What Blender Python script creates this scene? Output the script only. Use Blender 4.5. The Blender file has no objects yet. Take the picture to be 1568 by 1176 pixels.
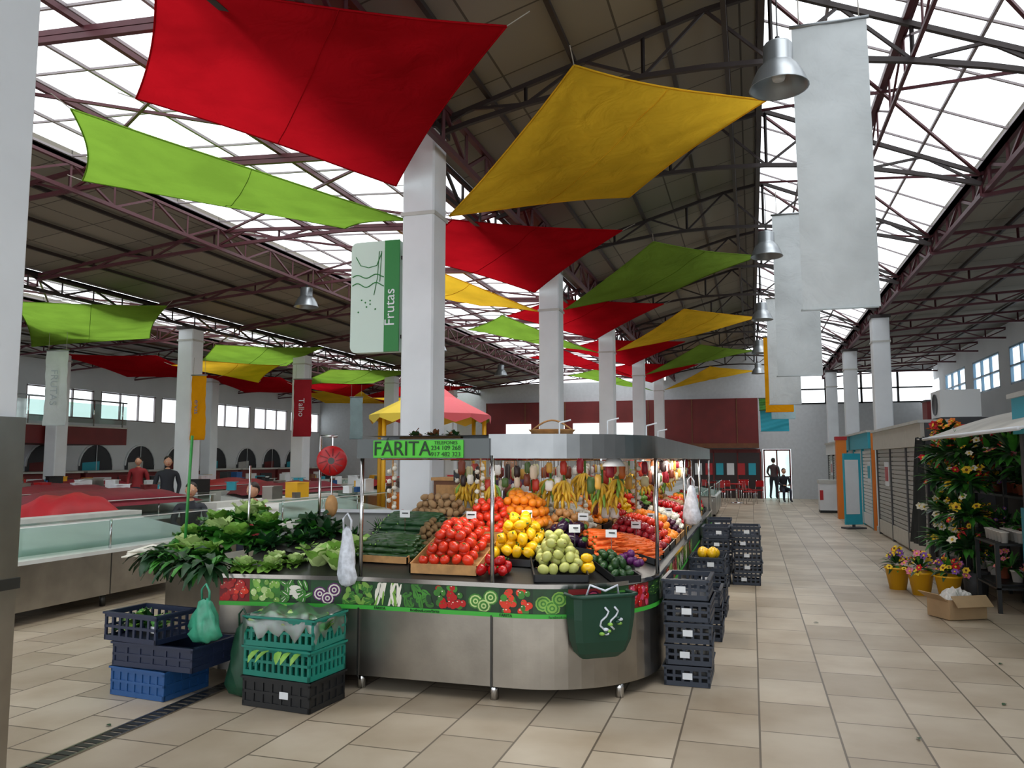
import bpy, math, random
from mathutils import Vector, Matrix, Euler
R=random.Random(7)
S=bpy.context.scene
def lin(h):
    h=h.lstrip('#'); c=[int(h[i:i+2],16)/255 for i in (0,2,4)]
    return tuple([(x/12.92 if x<=.04045 else ((x+.055)/1.055)**2.4) for x in c]+[1])
MC={}
def mat(name,col,rough=.6,metal=0,var=.0,vs=8,bump=0,bs=40,spec=.5,trans=0,emit=0):
    if name in MC: return MC[name]
    m=bpy.data.materials.new(name); m.use_nodes=True; nt=m.node_tree; b=nt.nodes['Principled BSDF']
    c=lin(col); b.inputs['Base Color'].default_value=c; b.inputs['Roughness'].default_value=rough; b.inputs['Metallic'].default_value=metal
    b.inputs['Specular IOR Level'].default_value=spec
    if trans: b.inputs['Transmission Weight'].default_value=trans
    if emit:
        b.inputs['Emission Color'].default_value=c; b.inputs['Emission Strength'].default_value=emit
    if var or bump:
        tc=nt.nodes.new('ShaderNodeTexCoord')
    if var:
        n=nt.nodes.new('ShaderNodeTexNoise'); n.inputs['Scale'].default_value=vs; n.inputs['Detail'].default_value=4
        nt.links.new(tc.outputs['Object'],n.inputs['Vector'])
        r=nt.nodes.new('ShaderNodeValToRGB'); r.color_ramp.elements[0].position=.3; r.color_ramp.elements[1].position=.7
        r.color_ramp.elements[0].color=tuple(x*(1-var) for x in c[:3])+(1,)
        r.color_ramp.elements[1].color=tuple(min(1,x*(1+var)) for x in c[:3])+(1,)
        nt.links.new(n.outputs['Fac'],r.inputs['Fac']); nt.links.new(r.outputs['Color'],b.inputs['Base Color'])
    if bump:
        n2=nt.nodes.new('ShaderNodeTexNoise'); n2.inputs['Scale'].default_value=bs
        nt.links.new(tc.outputs['Object'],n2.inputs['Vector'])
        bp=nt.nodes.new('ShaderNodeBump'); bp.inputs['Strength'].default_value=bump; bp.inputs['Distance'].default_value=.01
        nt.links.new(n2.outputs['Fac'],bp.inputs['Height']); nt.links.new(bp.outputs['Normal'],b.inputs['Normal'])
    MC[name]=m; return m
def cloth(name,col,tw=.45,tcol=None,wr=.0):
    if name in MC: return MC[name]
    m=bpy.data.materials.new(name); m.use_nodes=True; nt=m.node_tree; nt.nodes.remove(nt.nodes['Principled BSDF'])
    o=nt.nodes['Material Output']; d=nt.nodes.new('ShaderNodeBsdfDiffuse'); t=nt.nodes.new('ShaderNodeBsdfTranslucent'); mx=nt.nodes.new('ShaderNodeMixShader')
    tc=nt.nodes.new('ShaderNodeTexCoord'); n=nt.nodes.new('ShaderNodeTexNoise'); n.inputs['Scale'].default_value=1.3; n.inputs['Detail'].default_value=5
    nt.links.new(tc.outputs['Object'],n.inputs['Vector'])
    r=nt.nodes.new('ShaderNodeValToRGB'); c=lin(col)
    r.color_ramp.elements[0].color=tuple(x*.8 for x in c[:3])+(1,); r.color_ramp.elements[1].color=c
    r.color_ramp.elements[0].position=.35; r.color_ramp.elements[1].position=.6
    nt.links.new(n.outputs['Fac'],r.inputs['Fac'])
    n2=nt.nodes.new('ShaderNodeTexNoise'); n2.inputs['Scale'].default_value=3; n2.inputs['Detail'].default_value=3; n2.inputs['Distortion'].default_value=1.2; nt.links.new(tc.outputs['Object'],n2.inputs['Vector'])
    bp=nt.nodes.new('ShaderNodeBump'); bp.inputs['Strength'].default_value=.45; bp.inputs['Distance'].default_value=.06; nt.links.new(n2.outputs['Fac'],bp.inputs['Height'])
    for x in (d,t): nt.links.new(r.outputs['Color'],x.inputs['Color']); nt.links.new(bp.outputs[0],x.inputs['Normal'])
    mx.inputs['Fac'].default_value=tw; nt.links.new(d.outputs[0],mx.inputs[1]); nt.links.new(t.outputs[0],mx.inputs[2]); nt.links.new(mx.outputs[0],o.inputs['Surface'])
    MC[name]=m; return m
def glassy(name,col='#dfeeea',fac=.18,rough=.05):
    if name in MC: return MC[name]
    m=bpy.data.materials.new(name); m.use_nodes=True; nt=m.node_tree; nt.nodes.remove(nt.nodes['Principled BSDF'])
    o=nt.nodes['Material Output']; d=nt.nodes.new('ShaderNodeBsdfGlossy'); d.inputs['Roughness'].default_value=rough; t=nt.nodes.new('ShaderNodeBsdfTransparent'); t.inputs['Color'].default_value=lin(col); mx=nt.nodes.new('ShaderNodeMixShader')
    mx.inputs['Fac'].default_value=fac; nt.links.new(t.outputs[0],mx.inputs[1]); nt.links.new(d.outputs[0],mx.inputs[2]); nt.links.new(mx.outputs[0],o.inputs['Surface'])
    MC[name]=m; return m

SPH={}
def sph(seg,ring):
    k=(seg,ring)
    if k in SPH: return SPH[k]
    v=[Vector((0,0,1))]
    for i in range(1,ring):
        th=math.pi*i/ring
        for j in range(seg):
            p=2*math.pi*j/seg; v.append(Vector((math.sin(th)*math.cos(p),math.sin(th)*math.sin(p),math.cos(th))))
    v.append(Vector((0,0,-1))); f=[]
    for j in range(seg): f.append((0,1+j,1+(j+1)%seg))
    for i in range(ring-2):
        for j in range(seg):
            a=1+i*seg+j; b=1+i*seg+(j+1)%seg; f.append((a,a+seg,b+seg,b))
    l=len(v)-1; s=1+(ring-2)*seg
    for j in range(seg): f.append((s+j,l,s+(j+1)%seg))
    SPH[k]=(v,f); return SPH[k]

class MB:
    def __init__(s): s.v=[]; s.f=[]; s.mi=[]; s.sm=[]; s.mats=[]
    def mid(s,m):
        if m not in s.mats: s.mats.append(m)
        return s.mats.index(m)
    def add(s,vs,fs,m,smooth=False):
        o=len(s.v); k=s.mid(m); s.v.extend([tuple(x) for x in vs])
        for f in fs: s.f.append(tuple(i+o for i in f)); s.mi.append(k); s.sm.append(smooth)
    def box(s,c,d,m,rz=0,tilt=None):
        M=Matrix.Translation(c)@Matrix.Rotation(rz,4,'Z')
        if tilt: M=M@tilt
        x,y,z=[q/2 for q in d]
        vs=[M@Vector((a*x,b*y,e*z)) for a in(-1,1) for b in(-1,1) for e in(-1,1)]
        s.add(vs,[(0,1,3,2),(4,6,7,5),(0,4,5,1),(2,3,7,6),(0,2,6,4),(1,5,7,3)],m)
    def b2(s,x0,x1,y0,y1,z0,z1,m): s.box(((x0+x1)/2,(y0+y1)/2,(z0+z1)/2),(abs(x1-x0),abs(y1-y0),abs(z1-z0)),m)
    def tube(s,p,q,r,m,n=6,r2=None,caps=True,smooth=None):
        p=Vector(p);q=Vector(q); d=q-p
        if d.length<1e-6: return
        r2=r if r2 is None else r2
        d.normalize(); a=d.orthogonal() if abs(d.z)>.99 else d.cross(Vector((0,0,1))); a.normalize(); b=d.cross(a)
        vs=[]; ph=math.pi/4 if n==4 else 0
        for i in range(n):
            t=2*math.pi*i/n+ph; o=a*math.cos(t)+b*math.sin(t); vs.append(p+o*r); vs.append(q+o*r2)
        fs=[(2*i,2*((i+1)%n),2*((i+1)%n)+1,2*i+1) for i in range(n)]
        if caps: fs+= [tuple(2*i for i in range(n))[::-1],tuple(2*i+1 for i in range(n))]
        s.add(vs,fs,m,(n>5) if smooth is None else smooth)
    def path(s,pts,rs,m,n=6,cap=True):
        pts=[Vector(p) for p in pts]; vs=[]; N=len(pts)
        if not isinstance(rs,(list,tuple)): rs=[rs]*N
        ref=None
        for i,p in enumerate(pts):
            d=(pts[min(i+1,N-1)]-pts[max(i-1,0)])
            if d.length<1e-7: d=Vector((0,0,1))
            d.normalize()
            if ref is None: ref=d.orthogonal().normalized()
            a=(ref-d*ref.dot(d)).normalized(); ref=a; b=d.cross(a)
            for j in range(n):
                t=2*math.pi*j/n; vs.append(p+(a*math.cos(t)+b*math.sin(t))*rs[i])
        fs=[(i*n+j,i*n+(j+1)%n,(i+1)*n+(j+1)%n,(i+1)*n+j) for i in range(N-1) for j in range(n)]
        if cap: fs+=[tuple(range(n))[::-1],tuple((N-1)*n+j for j in range(n))]
        s.add(vs,fs,m,True)
    def ball(s,c,r,m,seg=8,ring=6,rot=None,fn=None):
        v,f=sph(seg,ring)
        if not isinstance(r,(list,tuple)): r=(r,r,r)
        c=Vector(c); out=[]
        for p in v:
            k=fn(p) if fn else 1
            q=Vector((p.x*r[0]*k,p.y*r[1]*k,p.z*r[2]*k))
            if rot: q=rot@q
            out.append(q+c)
        s.add(out,f,m,True)
    def lathe(s,c,prof,m,n=20,rot=None,smooth=True):
        c=Vector(c); vs=[]
        for (r,z) in prof:
            for j in range(n):
                t=2*math.pi*j/n; q=Vector((r*math.cos(t),r*math.sin(t),z))
                if rot: q=rot@q
                vs.append(q+c)
        fs=[(i*n+j,i*n+(j+1)%n,(i+1)*n+(j+1)%n,(i+1)*n+j) for i in range(len(prof)-1) for j in range(n)]
        s.add(vs,fs,m,smooth)
    def poly(s,pts,m): s.add(pts,[tuple(range(len(pts)))],m)
    def ribbon(s,path,z0,z1,m,off=0,smooth=True,th=0):
        vs=[];N=len(path)
        for i,(x,y) in enumerate(path):
            a=Vector(path[max(i-1,0)]);b=Vector(path[min(i+1,N-1)]); d=(b-a).normalized(); nx,ny=d.y,-d.x
            vs+= [(x+nx*off,y+ny*off,z0),(x+nx*off,y+ny*off,z1)]
        s.add(vs,[(2*i,2*i+2,2*i+3,2*i+1) for i in range(N-1)],m,False)
    def leaf(s,base,d,L,W,m,droop=.5,seg=3,ruf=0):
        base=Vector(base); d=Vector(d).normalized(); side=d.cross(Vector((0,0,1)))
        if side.length<.05: side=Vector((1,0,0))
        side.normalize(); p=base.copy(); vs=[]; 
        for i in range(seg+1):
            t=i/seg; w=W*math.sin(math.pi*min(.97,(t*.85+.12)))*.5
            up=side.cross(d).normalized()
            rz=ruf*R.uniform(-1,1)*W
            vs+=[p-side*w+up*(w*.35+rz),p.copy(),p+side*w+up*(w*.35-rz)]
            d=(d+Vector((0,0,-droop/seg))).normalized(); p=p+d*(L/seg)
        fs=[]
        for i in range(seg):
            a=i*3; fs+=[(a,a+1,a+4,a+3),(a+1,a+2,a+5,a+4)]
        s.add(vs,fs,m,True)
    def obj(s,name,parent=None,loc=None):
        me=bpy.data.meshes.new(name); me.from_pydata(s.v,[],s.f)
        for m in s.mats: me.materials.append(m)
        me.polygons.foreach_set('material_index',s.mi); me.polygons.foreach_set('use_smooth',s.sm); me.update()
        o=bpy.data.objects.new(name,me); S.collection.objects.link(o)
        if parent: o.parent=parent
        if loc: o.location=loc
        return o
def empty(name,loc=(0,0,0)):
    o=bpy.data.objects.new(name,None); S.collection.objects.link(o); o.location=loc; o.empty_display_size=.1; return o
def text(body,size,loc,rot,m,parent=None,name='lettering',ext=.002,sx=1):
    c=bpy.data.curves.new(name,'FONT'); c.body=body; c.size=size; c.extrude=ext; c.align_x='CENTER'; c.align_y='CENTER'; c.materials.append(m)
    o=bpy.data.objects.new(name,c); S.collection.objects.link(o); o.location=loc; o.rotation_euler=rot; o.scale=(sx,1,1)
    if parent: o.parent=parent
    return o

# ---------- materials
white=mat('white_paint','#dde1e5',.6,var=.05,vs=2)
wallw=mat('wall_white','#e2e6ea',.8,var=.04,vs=1)
steel=mat('brushed_steel','#a39e96',.3,1,var=.18,vs=3,bump=.03,bs=60)
csteel=mat('canopy_steel','#8f9192',.3,1,var=.1,vs=5)
chrome=mat('chrome','#c8c8c8',.15,1)
dsteel=mat('dark_steel','#4a4a48',.4,.8)
maroon=mat('maroon_steel','#4e2229',.5,.1,var=.1)
maroonw=mat('maroon_panel','#6a1c1c',.55,var=.15,vs=2)
darkm=mat('dark_steel_beam','#2c2322',.5,.1)
wframe=mat('glazing_bar','#8d8486',.5)
black=mat('black_plastic','#15171a',.45)
bluep=mat('blue_plastic','#1f4f86',.4); navy=mat('navy_plastic','#1c2640',.45); crateg=mat('crate_grey','#2a3240',.45)
teal=mat('teal_plastic','#0f7a6a',.35); tealb=mat('teal_board','#2ba3b8',.5)
wood=mat('crate_wood','#b98b57',.7,var=.2,vs=15); bwood=mat('brown_wood','#6b4024',.6,var=.2,vs=6)
card=mat('cardboard','#a08462',.8,var=.1,vs=6)
redp=mat('red_plastic','#b01218',.35); yelp=mat('yellow_plastic','#e0a818',.4); orange=mat('orange_paint','#e07a1c',.5)
signg=mat('sign_green','#4fbf35',.5,emit=.1); green_d=mat('dark_green','#0d3b2a',.5); signG=mat('sign_darkgreen','#1d7a34',.5)
tgreen=mat('text_dark','#0f3018',.5); strip=mat('strip_green','#3fae3a',.5)
concrete=mat('light_concrete','#bdbdb8',.7,var=.1,vs=4); marble=mat('counter_marble','#dde0de',.3,var=.08,vs=3)
glass=glassy('counter_glass'); 
G1=mat('leaf_green','#3a7d28',.45,var=.35,vs=9); G2=mat('leaf_light','#7fae48',.45,var=.3,vs=9); G3=mat('leaf_dark','#1a4220',.45,var=.35,vs=9); G4=mat('leaf_pale','#bcd48a',.45,var=.15)
tomr=mat('tomato_red','#d8381f',.25,var=.18,vs=5); calyx=mat('calyx_green','#3c6a22',.6)
yel=mat('pepper_yellow','#f0bc18',.25,var=.12,vs=6); redq=mat('pepper_red','#b80f12',.25); grp=mat('pear_green','#b4b866',.4,var=.2,vs=9)
carr=mat('carrot_orange','#ea6a24',.5,var=.12,vs=12); aub=mat('aubergine','#2b1530',.2); zuc=mat('zucchini','#23451f',.35,var=.3,vs=20)
orng=mat('orange_fruit','#f08a1a',.45,var=.1); pot=mat('potato','#a0805a',.8,var=.2,vs=12); kiw=mat('kiwi','#6a5434',.8,var=.2,vs=20)
oni=mat('onion','#c48e56',.35,var=.25,vs=6); oniw=mat('white_bulb','#e8e4d6',.5,var=.08); banm=mat('banana','#dcb032',.45,var=.2,vs=12)
appr=mat('apple_red','#a3222c',.3,var=.35,vs=5); purp=mat('purple','#5a1f5e',.4,var=.3,vs=9); plum=mat('plum','#4a1230',.3)

# ---------- FLOOR
fm=bpy.data.materials.new('floor_tiles'); fm.use_nodes=True; nt=fm.node_tree; b=nt.nodes['Principled BSDF']
tc=nt.nodes.new('ShaderNodeTexCoord'); sp=nt.nodes.new('ShaderNodeSeparateXYZ'); cb=nt.nodes.new('ShaderNodeCombineXYZ')
nt.links.new(tc.outputs['Object'],sp.inputs[0]); nt.links.new(sp.outputs['Y'],cb.inputs['X']); nt.links.new(sp.outputs['X'],cb.inputs['Y'])
br=nt.nodes.new('ShaderNodeTexBrick'); br.offset=.5; br.inputs['Scale'].default_value=1; br.inputs['Brick Width'].default_value=.62; br.inputs['Row Height'].default_value=.46
br.inputs['Mortar Size'].default_value=.007; br.inputs['Mortar Smooth'].default_value=.2; br.inputs['Bias'].default_value=0
br.inputs['Color1'].default_value=lin('#c8bba7'); br.inputs['Color2'].default_value=lin('#a99b87'); br.inputs['Mortar'].default_value=lin('#6f6455')
nt.links.new(cb.outputs[0],br.inputs['Vector'])
ns=nt.nodes.new('ShaderNodeTexNoise'); ns.inputs['Scale'].default_value=1.5; ns.inputs['Detail'].default_value=7; nt.links.new(tc.outputs['Object'],ns.inputs['Vector'])
rp=nt.nodes.new('ShaderNodeValToRGB'); rp.color_ramp.elements[0].position=.3; rp.color_ramp.elements[1].position=.65; rp.color_ramp.elements[0].color=(.70,.64,.57,1); rp.color_ramp.elements[1].color=(1,1,1,1)
nt.links.new(ns.outputs['Fac'],rp.inputs['Fac']); mx=nt.nodes.new('ShaderNodeMixRGB'); mx.blend_type='MULTIPLY'; mx.inputs['Fac'].default_value=.9
nt.links.new(br.outputs['Color'],mx.inputs[1]); nt.links.new(rp.outputs['Color'],mx.inputs[2]); nt.links.new(mx.outputs[0],b.inputs['Base Color'])
b.inputs['Roughness'].default_value=.42
bp=nt.nodes.new('ShaderNodeBump'); bp.inputs['Strength'].default_value=.15; bp.invert=True; nt.links.new(br.outputs['Fac'],bp.inputs['Height']); nt.links.new(bp.outputs[0],b.inputs['Normal'])
m=MB(); m.b2(-21.3,7.4,-6,36.5,-.1,0,fm); m.obj('floor')
m=MB()
for i in range(75):
    y=2.6+i*.066; m.b2(-3.79,-3.69,y,y+.045,0.0,.006,dsteel)
m.b2(-3.805,-3.79,2.6,7.5,0,.008,steel); m.b2(-3.69,-3.675,2.6,7.5,0,.008,steel)
m.obj('floor_drain_grate')

# ---------- WALLS
Y1=36
m=MB()
XL=-21
arch=[15.6,17.6,19.6,21.6,23.6,25.6,27.8,29.9,31.8,33.6]
dark=mat('arch_dark','#20242a',.4); glz=mat('window_bright','#e9f2f6',.3,emit=1.8)
m.b2(XL-.2,XL,-6,Y1,0,3.0,wallw); m.b2(XL-.2,XL,-6,Y1,3.95,5.3,wallw); m.b2(XL-.2,XL,-6,13,3.0,3.95,wallw)
for i in range(8):
    y=13+i*2.9; m.b2(XL-.2,XL,y+2.6,y+2.9,3.0,3.95,wallw)
m.b2(XL-.2,XL,13+8*2.9,Y1+.2,3,3.95,wallw)
m.obj('wall_left')
for i in range(8):
    y=13+i*2.9; w=MB(); w.b2(XL-.12,XL-.08,y,y+2.6,3.0,3.95,glz)
    for yy in (y,y+.87,y+1.73,y+2.56): w.b2(XL-.07,XL+.0,yy,yy+.04,3,3.95,wframe)
    w.b2(XL-.07,XL,y,y+2.6,3,3.04,wframe); w.b2(XL-.07,XL,y,y+2.6,3.9,3.94,wframe); w.obj('window_%d'%(i+1))
m=MB()
for k,a in enumerate(arch):
    ra=.72
    pts=[(XL+.02,a-ra,1.3)]+[(XL+.02,a-ra*math.cos(t*math.pi/10),1.45+ra*math.sin(t*math.pi/10)) for t in range(11)]+[(XL+.02,a+ra,1.3)]
    m.poly(pts,dark)
    m.poly([(XL+.03,a-ra*.8,1.3),(XL+.03,a-ra*.8,1.55),(XL+.03,a+ra*.2,1.6),(XL+.03,a+ra*.2,1.3)],[tealb,concrete,maroonw][k%3])
    for t in range(10):
        p=Vector((XL+.03,a-ra*math.cos(t*math.pi/10),1.45+ra*math.sin(t*math.pi/10))); q=Vector((XL+.03,a-ra*math.cos((t+1)*math.pi/10),1.45+ra*math.sin((t+1)*math.pi/10)))
        m.tube(p,q,.035,white,4)
    m.tube((XL+.04,a,1.3),(XL+.04,a,2.15),.015,white,4)
m.obj('arched_window_row')
m=MB()
for i in range(9):
    y=12+i*2.6; m.b2(XL+.3,XL+1.4,y,y+2.4,0,1.25,maroonw); m.b2(XL+.25,XL+1.5,y-.02,y+2.42,1.25,1.3,concrete); m.b2(XL+1.4,XL+1.43,y+.3,y+1.0,.5,1.1,white)
    m.b2(XL+1.4,XL+1.43,y+1.3,y+2.1,.4,1.1,dark)
m.obj('maroon_shop_counter_row')
m=MB(); m.b2(-20.98,-18.68,11,20.4,2.1,2.6,maroonw); m.b2(-20.98,-18.66,11,20.4,2.6,2.64,concrete)
for i in range(9): m.tube((-18.72,11.2+i*1.13,2.64),(-18.72,11.2+i*1.13,3.4),.02,chrome,6)
m.tube((-18.72,11,3.4),(-18.72,20.4,3.4),.025,chrome,6); m.b2(-18.73,-18.71,11,20.4,2.72,3.3,glass)
m.obj('mezzanine_balcony')
greyw=mat('grey_wall','#c3c7ca',.8,var=.05)
m=MB(); m.b2(-21.2,.45,Y1,Y1+.2,0,5.2,greyw); m.b2(.45,1.6,Y1,Y1+.2,2.1,6.8,greyw); m.b2(1.6,7.3,Y1,Y1+.2,0,4.0,greyw); m.b2(1.6,7.3,Y1,Y1+.2,5.35,5.6,greyw)
m.b2(-3.6,.45,Y1,Y1+.2,5.2,6.4,greyw)
m.obj('wall_back')
m=MB(); m.b2(-12,.3,Y1-.25,Y1-.01,2.3,4.3,maroonw); m.b2(-12,.3,Y1-.5,Y1-.25,2.15,2.35,bwood)
for i in range(7): m.b2(-12+i*1.9,-11.96+i*1.9,Y1-.28,Y1-.25,2.35,4.3,bwood)
for i in range(4): m.b2(-11+i*1.6,-9.8+i*1.6,Y1-.3,Y1-.26,2.6,3.3,glz)
m.obj('wood_gallery_panel')
m=MB()
for i in range(4):
    x=1.62+i*1.4
    m.b2(x,x+.08,Y1-.02,Y1+.1,4.0,5.35,black)
m.b2(1.6,7.15,Y1-.02,Y1+.1,4.6,4.66,black); m.b2(1.6,7.15,Y1-.02,Y1+.1,4.0,4.06,black); m.b2(1.6,7.15,Y1-.02,Y1+.1,5.3,5.35,black); m.obj('window_9')
m=MB(); m.b2(-2.6,.35,Y1-.12,Y1-.02,0,2.0,mat('dark_shopfront','#2c1c1c',.4)); 
for x in (-2.6,-1.6,-.6,.35): m.b2(x-.03,x+.03,Y1-.16,Y1-.02,0,2.0,maroonw)
m.b2(-2.6,.35,Y1-.16,Y1-.02,1.95,2.1,maroonw)
for i in range(6): m.b2(-2.4+i*.45,-2.1+i*.45,Y1-.18,Y1-.13,1.0,1.5,[white,redp,tealb][i%3])
m.obj('dark_shopfront')
m=MB()
for x in (.5,1.02,1.55): m.b2(x-.03,x+.03,Y1+.02,Y1+.1,0,2.09,maroonw)
m.b2(.47,1.58,Y1+.02,Y1+.1,2.03,2.09,maroonw); m.b2(.47,1.58,Y1+.02,Y1+.1,.9,.95,maroonw); m.b2(.47,1.58,Y1+.05,Y1+.06,0,2.09,glass); m.obj('door_1')
XR=7.2; blueF=mat('window_frame_blue','#6f93ad',.5)
m=MB(); m.b2(XR,XR+.2,-6,Y1,0,3.8,wallw); m.b2(XR,XR+.2,-6,Y1,4.9,5.6,wallw)
for i in range(11): m.b2(XR,XR+.2,-6+i*4,-5+i*4,3.8,4.9,wallw)
m.obj('wall_right')
for i in range(10):
    y=-5+i*4; w=MB()
    for yy in (y,y+1,y+2,y+2.94): w.b2(XR,XR+.08,yy,yy+.06,3.8,4.9,blueF)
    for z in (3.8,4.3,4.84): w.b2(XR,XR+.08,y,y+3,z,z+.06,blueF)
    w.b2(XR+.1,XR+.12,y,y+3,3.8,4.9,glz)
    w.obj('window_%d'%(10+i))

# ---------- PILLARS
def pillar(x,y,h=5.0,w=.48,clad=0,zb=0):
    m=MB(); c=w/2-.02
    pts=[(-c,-w/2),(c,-w/2),(w/2,-c),(w/2,c),(c,w/2),(-c,w/2),(-w/2,c),(-w/2,-c)]
    vs=[(x+a,y+b,z) for z in (zb,h) for a,b in pts]
    m.add(vs,[(i,(i+1)%8,8+(i+1)%8,8+i) for i in range(8)]+[tuple(range(8,16))],white)
    m.b2(x-w/2-.015,x+w/2+.015,y-w/2-.015,y+w/2+.015,4.37,4.41,concrete)
    m.b2(x-w/2-.03,x+w/2+.03,y-w/2-.03,y+w/2+.03,h-.06,h+.02,darkm)
    m.b2(x-w/2-.02,x+w/2+.02,y-w/2-.02,y+w/2+.02,zb,zb+.12,concrete)
    if clad: m.b2(x-w/2-.02,x+w/2+.02,y-w/2-.02,y+w/2+.02,.12,clad,steel); m.b2(x-w/2-.03,x+w/2+.03,y-w/2-.03,y+w/2+.03,1.05,1.1,dsteel)
    m.obj('pillar')
pillar(-3.58,2.72,5.3,.48,1.85)
for y in (8.2,14.2,20.2,26.2,32.2): pillar(-3.5,y,5.42,.38)
for y in (9.2,15.4,20.2,26.2,32.2): pillar(-12.4,y,4.7,.4)
for y in (20.2,26.2,32.2): pillar(2.95,y,5.0,.38)
for y in (17.5,24,30): pillar(-18.4,y,4.7,.4)

# ---------- ROOF
pm=bpy.data.materials.new('roof_panel'); pm.use_nodes=True; nt=pm.node_tree; b=nt.nodes['Principled BSDF']
tc=nt.nodes.new('ShaderNodeTexCoord'); br=nt.nodes.new('ShaderNodeTexBrick'); br.offset=0; br.inputs['Scale'].default_value=1; br.inputs['Brick Width'].default_value=1.25; br.inputs['Row Height'].default_value=1.0
br.inputs['Mortar Size'].default_value=.012; br.inputs['Color1'].default_value=lin('#857f73'); br.inputs['Color2'].default_value=lin('#797368'); br.inputs['Mortar'].default_value=lin('#47423a')
nt.links.new(tc.outputs['Object'],br.inputs['Vector']); nt.links.new(br.outputs['Color'],b.inputs['Base Color']); b.inputs['Roughness'].default_value=.7
prof=[(-21.2,4.75,-15.3,5.25,'p'),(-15.3,5.25,-12.4,5.1,'g'),(-12.4,5.1,-8.4,5.6,'p'),(-8.4,5.6,-3.9,5.35,'g'),(-3.7,5.5,.2,6.6,'p'),(.2,6.6,2.9,5.4,'g'),(2.9,5.4,7.4,5.6,'p')]
m=MB(); Ya,Yb=-6,36.2
for x0,z0,x1,z1,k in prof:
    if k=='p':
        m.add([(x0,Ya,z0),(x1,Ya,z1),(x1,Yb,z1),(x0,Yb,z0),(x0,Ya,z0+.08),(x1,Ya,z1+.08),(x1,Yb,z1+.08),(x0,Yb,z0+.08)],[(0,3,2,1),(4,5,6,7),(0,1,5,4),(1,2,6,5),(2,3,7,6),(3,0,4,7)],pm)
roof=m.obj('ceiling')
m=MB()
def rz(x):
    for x0,z0,x1,z1,k in prof:
        if x0-.01<=x<=x1+.01: return z0+(z1-z0)*(x-x0)/(x1-x0)
    return 5.4
for x0,z0,x1,z1,k in prof:
    if k=='g':
        n=max(2,round((x1-x0)/.75))
        for i in range(n+1):
            t=i/n; x=x0+(x1-x0)*t; z=z0+(z1-z0)*t; m.tube((x,Ya,z),(x,Yb,z),.022,wframe,4)
        y=Ya
        while y<Yb: m.tube((x0,y,z0),(x1,y,z1),.016,wframe,4); y+=1.0
m.obj('skylight_glazing_frame',roof)
m=MB()
for x0,z0,x1,z1,k in prof:
    n=max(2,round((x1-x0)/(1.0 if k=='p' else 1.4)))
    for i in range(n+1):
        t=i/n; x=x0+(x1-x0)*t; z=z0+(z1-z0)*t-.06; m.tube((x,Ya,z),(x,Yb,z),.035,darkm if k=='p' else maroon,4)
m.obj('roof_purlins',roof)
def chord(m,f1,f2,xs,w,mt,y):
    P=[Vector((x,y,f1(x))) for x in xs]; Q=[Vector((x,y,f2(x))) for x in xs]
    for i in range(len(xs)-1):
        m.tube(P[i],P[i+1],w,mt,4); m.tube(Q[i],Q[i+1],w,mt,4)
        m.tube(P[i],Q[i+1] if i%2 else Q[i],w*.6,mt,4); m.tube(Q[i],P[i+1],w*.6,mt,4) if i%2==0 else m.tube(P[i+1],Q[i+1],w*.6,mt,4)
m=MB(); y=-3.8
bays=[(-21.2,-12.4,.28,.05),(-12.4,-3.6,.18,.12),(-3.6,2.9,.24,.5),(2.9,7.3,.4,.1)]
def bay_truss(m,y,x0,x1,h,ex,mt,w):
    n=max(6,round((x1-x0)/.62)); xs=[x0+(x1-x0)*i/n for i in range(n+1)]
    zb0=rz(x0)-h; zb1=rz(x1)-h
    def bot(x):
        t=(x-x0)/(x1-x0); return (zb0+(zb1-zb0)*t)+4*t*(1-t)*ex
    chord(m,lambda x:rz(x)-.1,lambda x:min(bot(x),rz(x)-.16),xs,w,mt,y)
while y<36:
    for i,b_ in enumerate(bays): bay_truss(m,y,*b_,darkm if i==2 else maroon,.036)
    y+=3
m.obj('roof_trusses',roof)
m=MB()
def longt(x,zt,zb,w,mt,st=.75):
    y=-4.0
    m.tube((x,-6,zt),(x,36,zt),w,mt,4); m.tube((x,-6,zb),(x,36,zb),w,mt,4); k=0
    while y<36:
        m.tube((x,y,zb if k%2 else zt),(x,y+st,zt if k%2 else zb),w*.6,mt,4); m.tube((x,y,zb),(x,y,zt),w*.5,mt,4); y+=st;k+=1
longt(-3.8,5.55,5.12,.045,darkm); longt(-3.2,5.58,5.15,.045,maroon); longt(-12.4,5.0,4.74,.04,darkm); longt(2.95,5.35,5.06,.045,maroon); longt(.2,6.5,5.95,.045,darkm,.6); longt(-.15,6.4,6.0,.035,darkm,.6)
longt(-8.4,5.5,5.15,.035,maroon); longt(-15.3,5.15,4.85,.035,maroon); longt(1.6,5.95,5.55,.025,maroon,.9)
m.obj('longitudinal_girders',roof)
m=MB()
for x0,z0,x1,z1,k in prof:
    if k=='g':
        y=-3.8
        while y<34:
            m.tube((x0,y,z0-.12),(x1,y+3,z1-.12),.022,maroon,4); m.tube((x1,y,z1-.12),(x0,y+3,z0-.12),.022,maroon,4); y+=3
m.obj('skylight_wind_bracing',roof)

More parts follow.
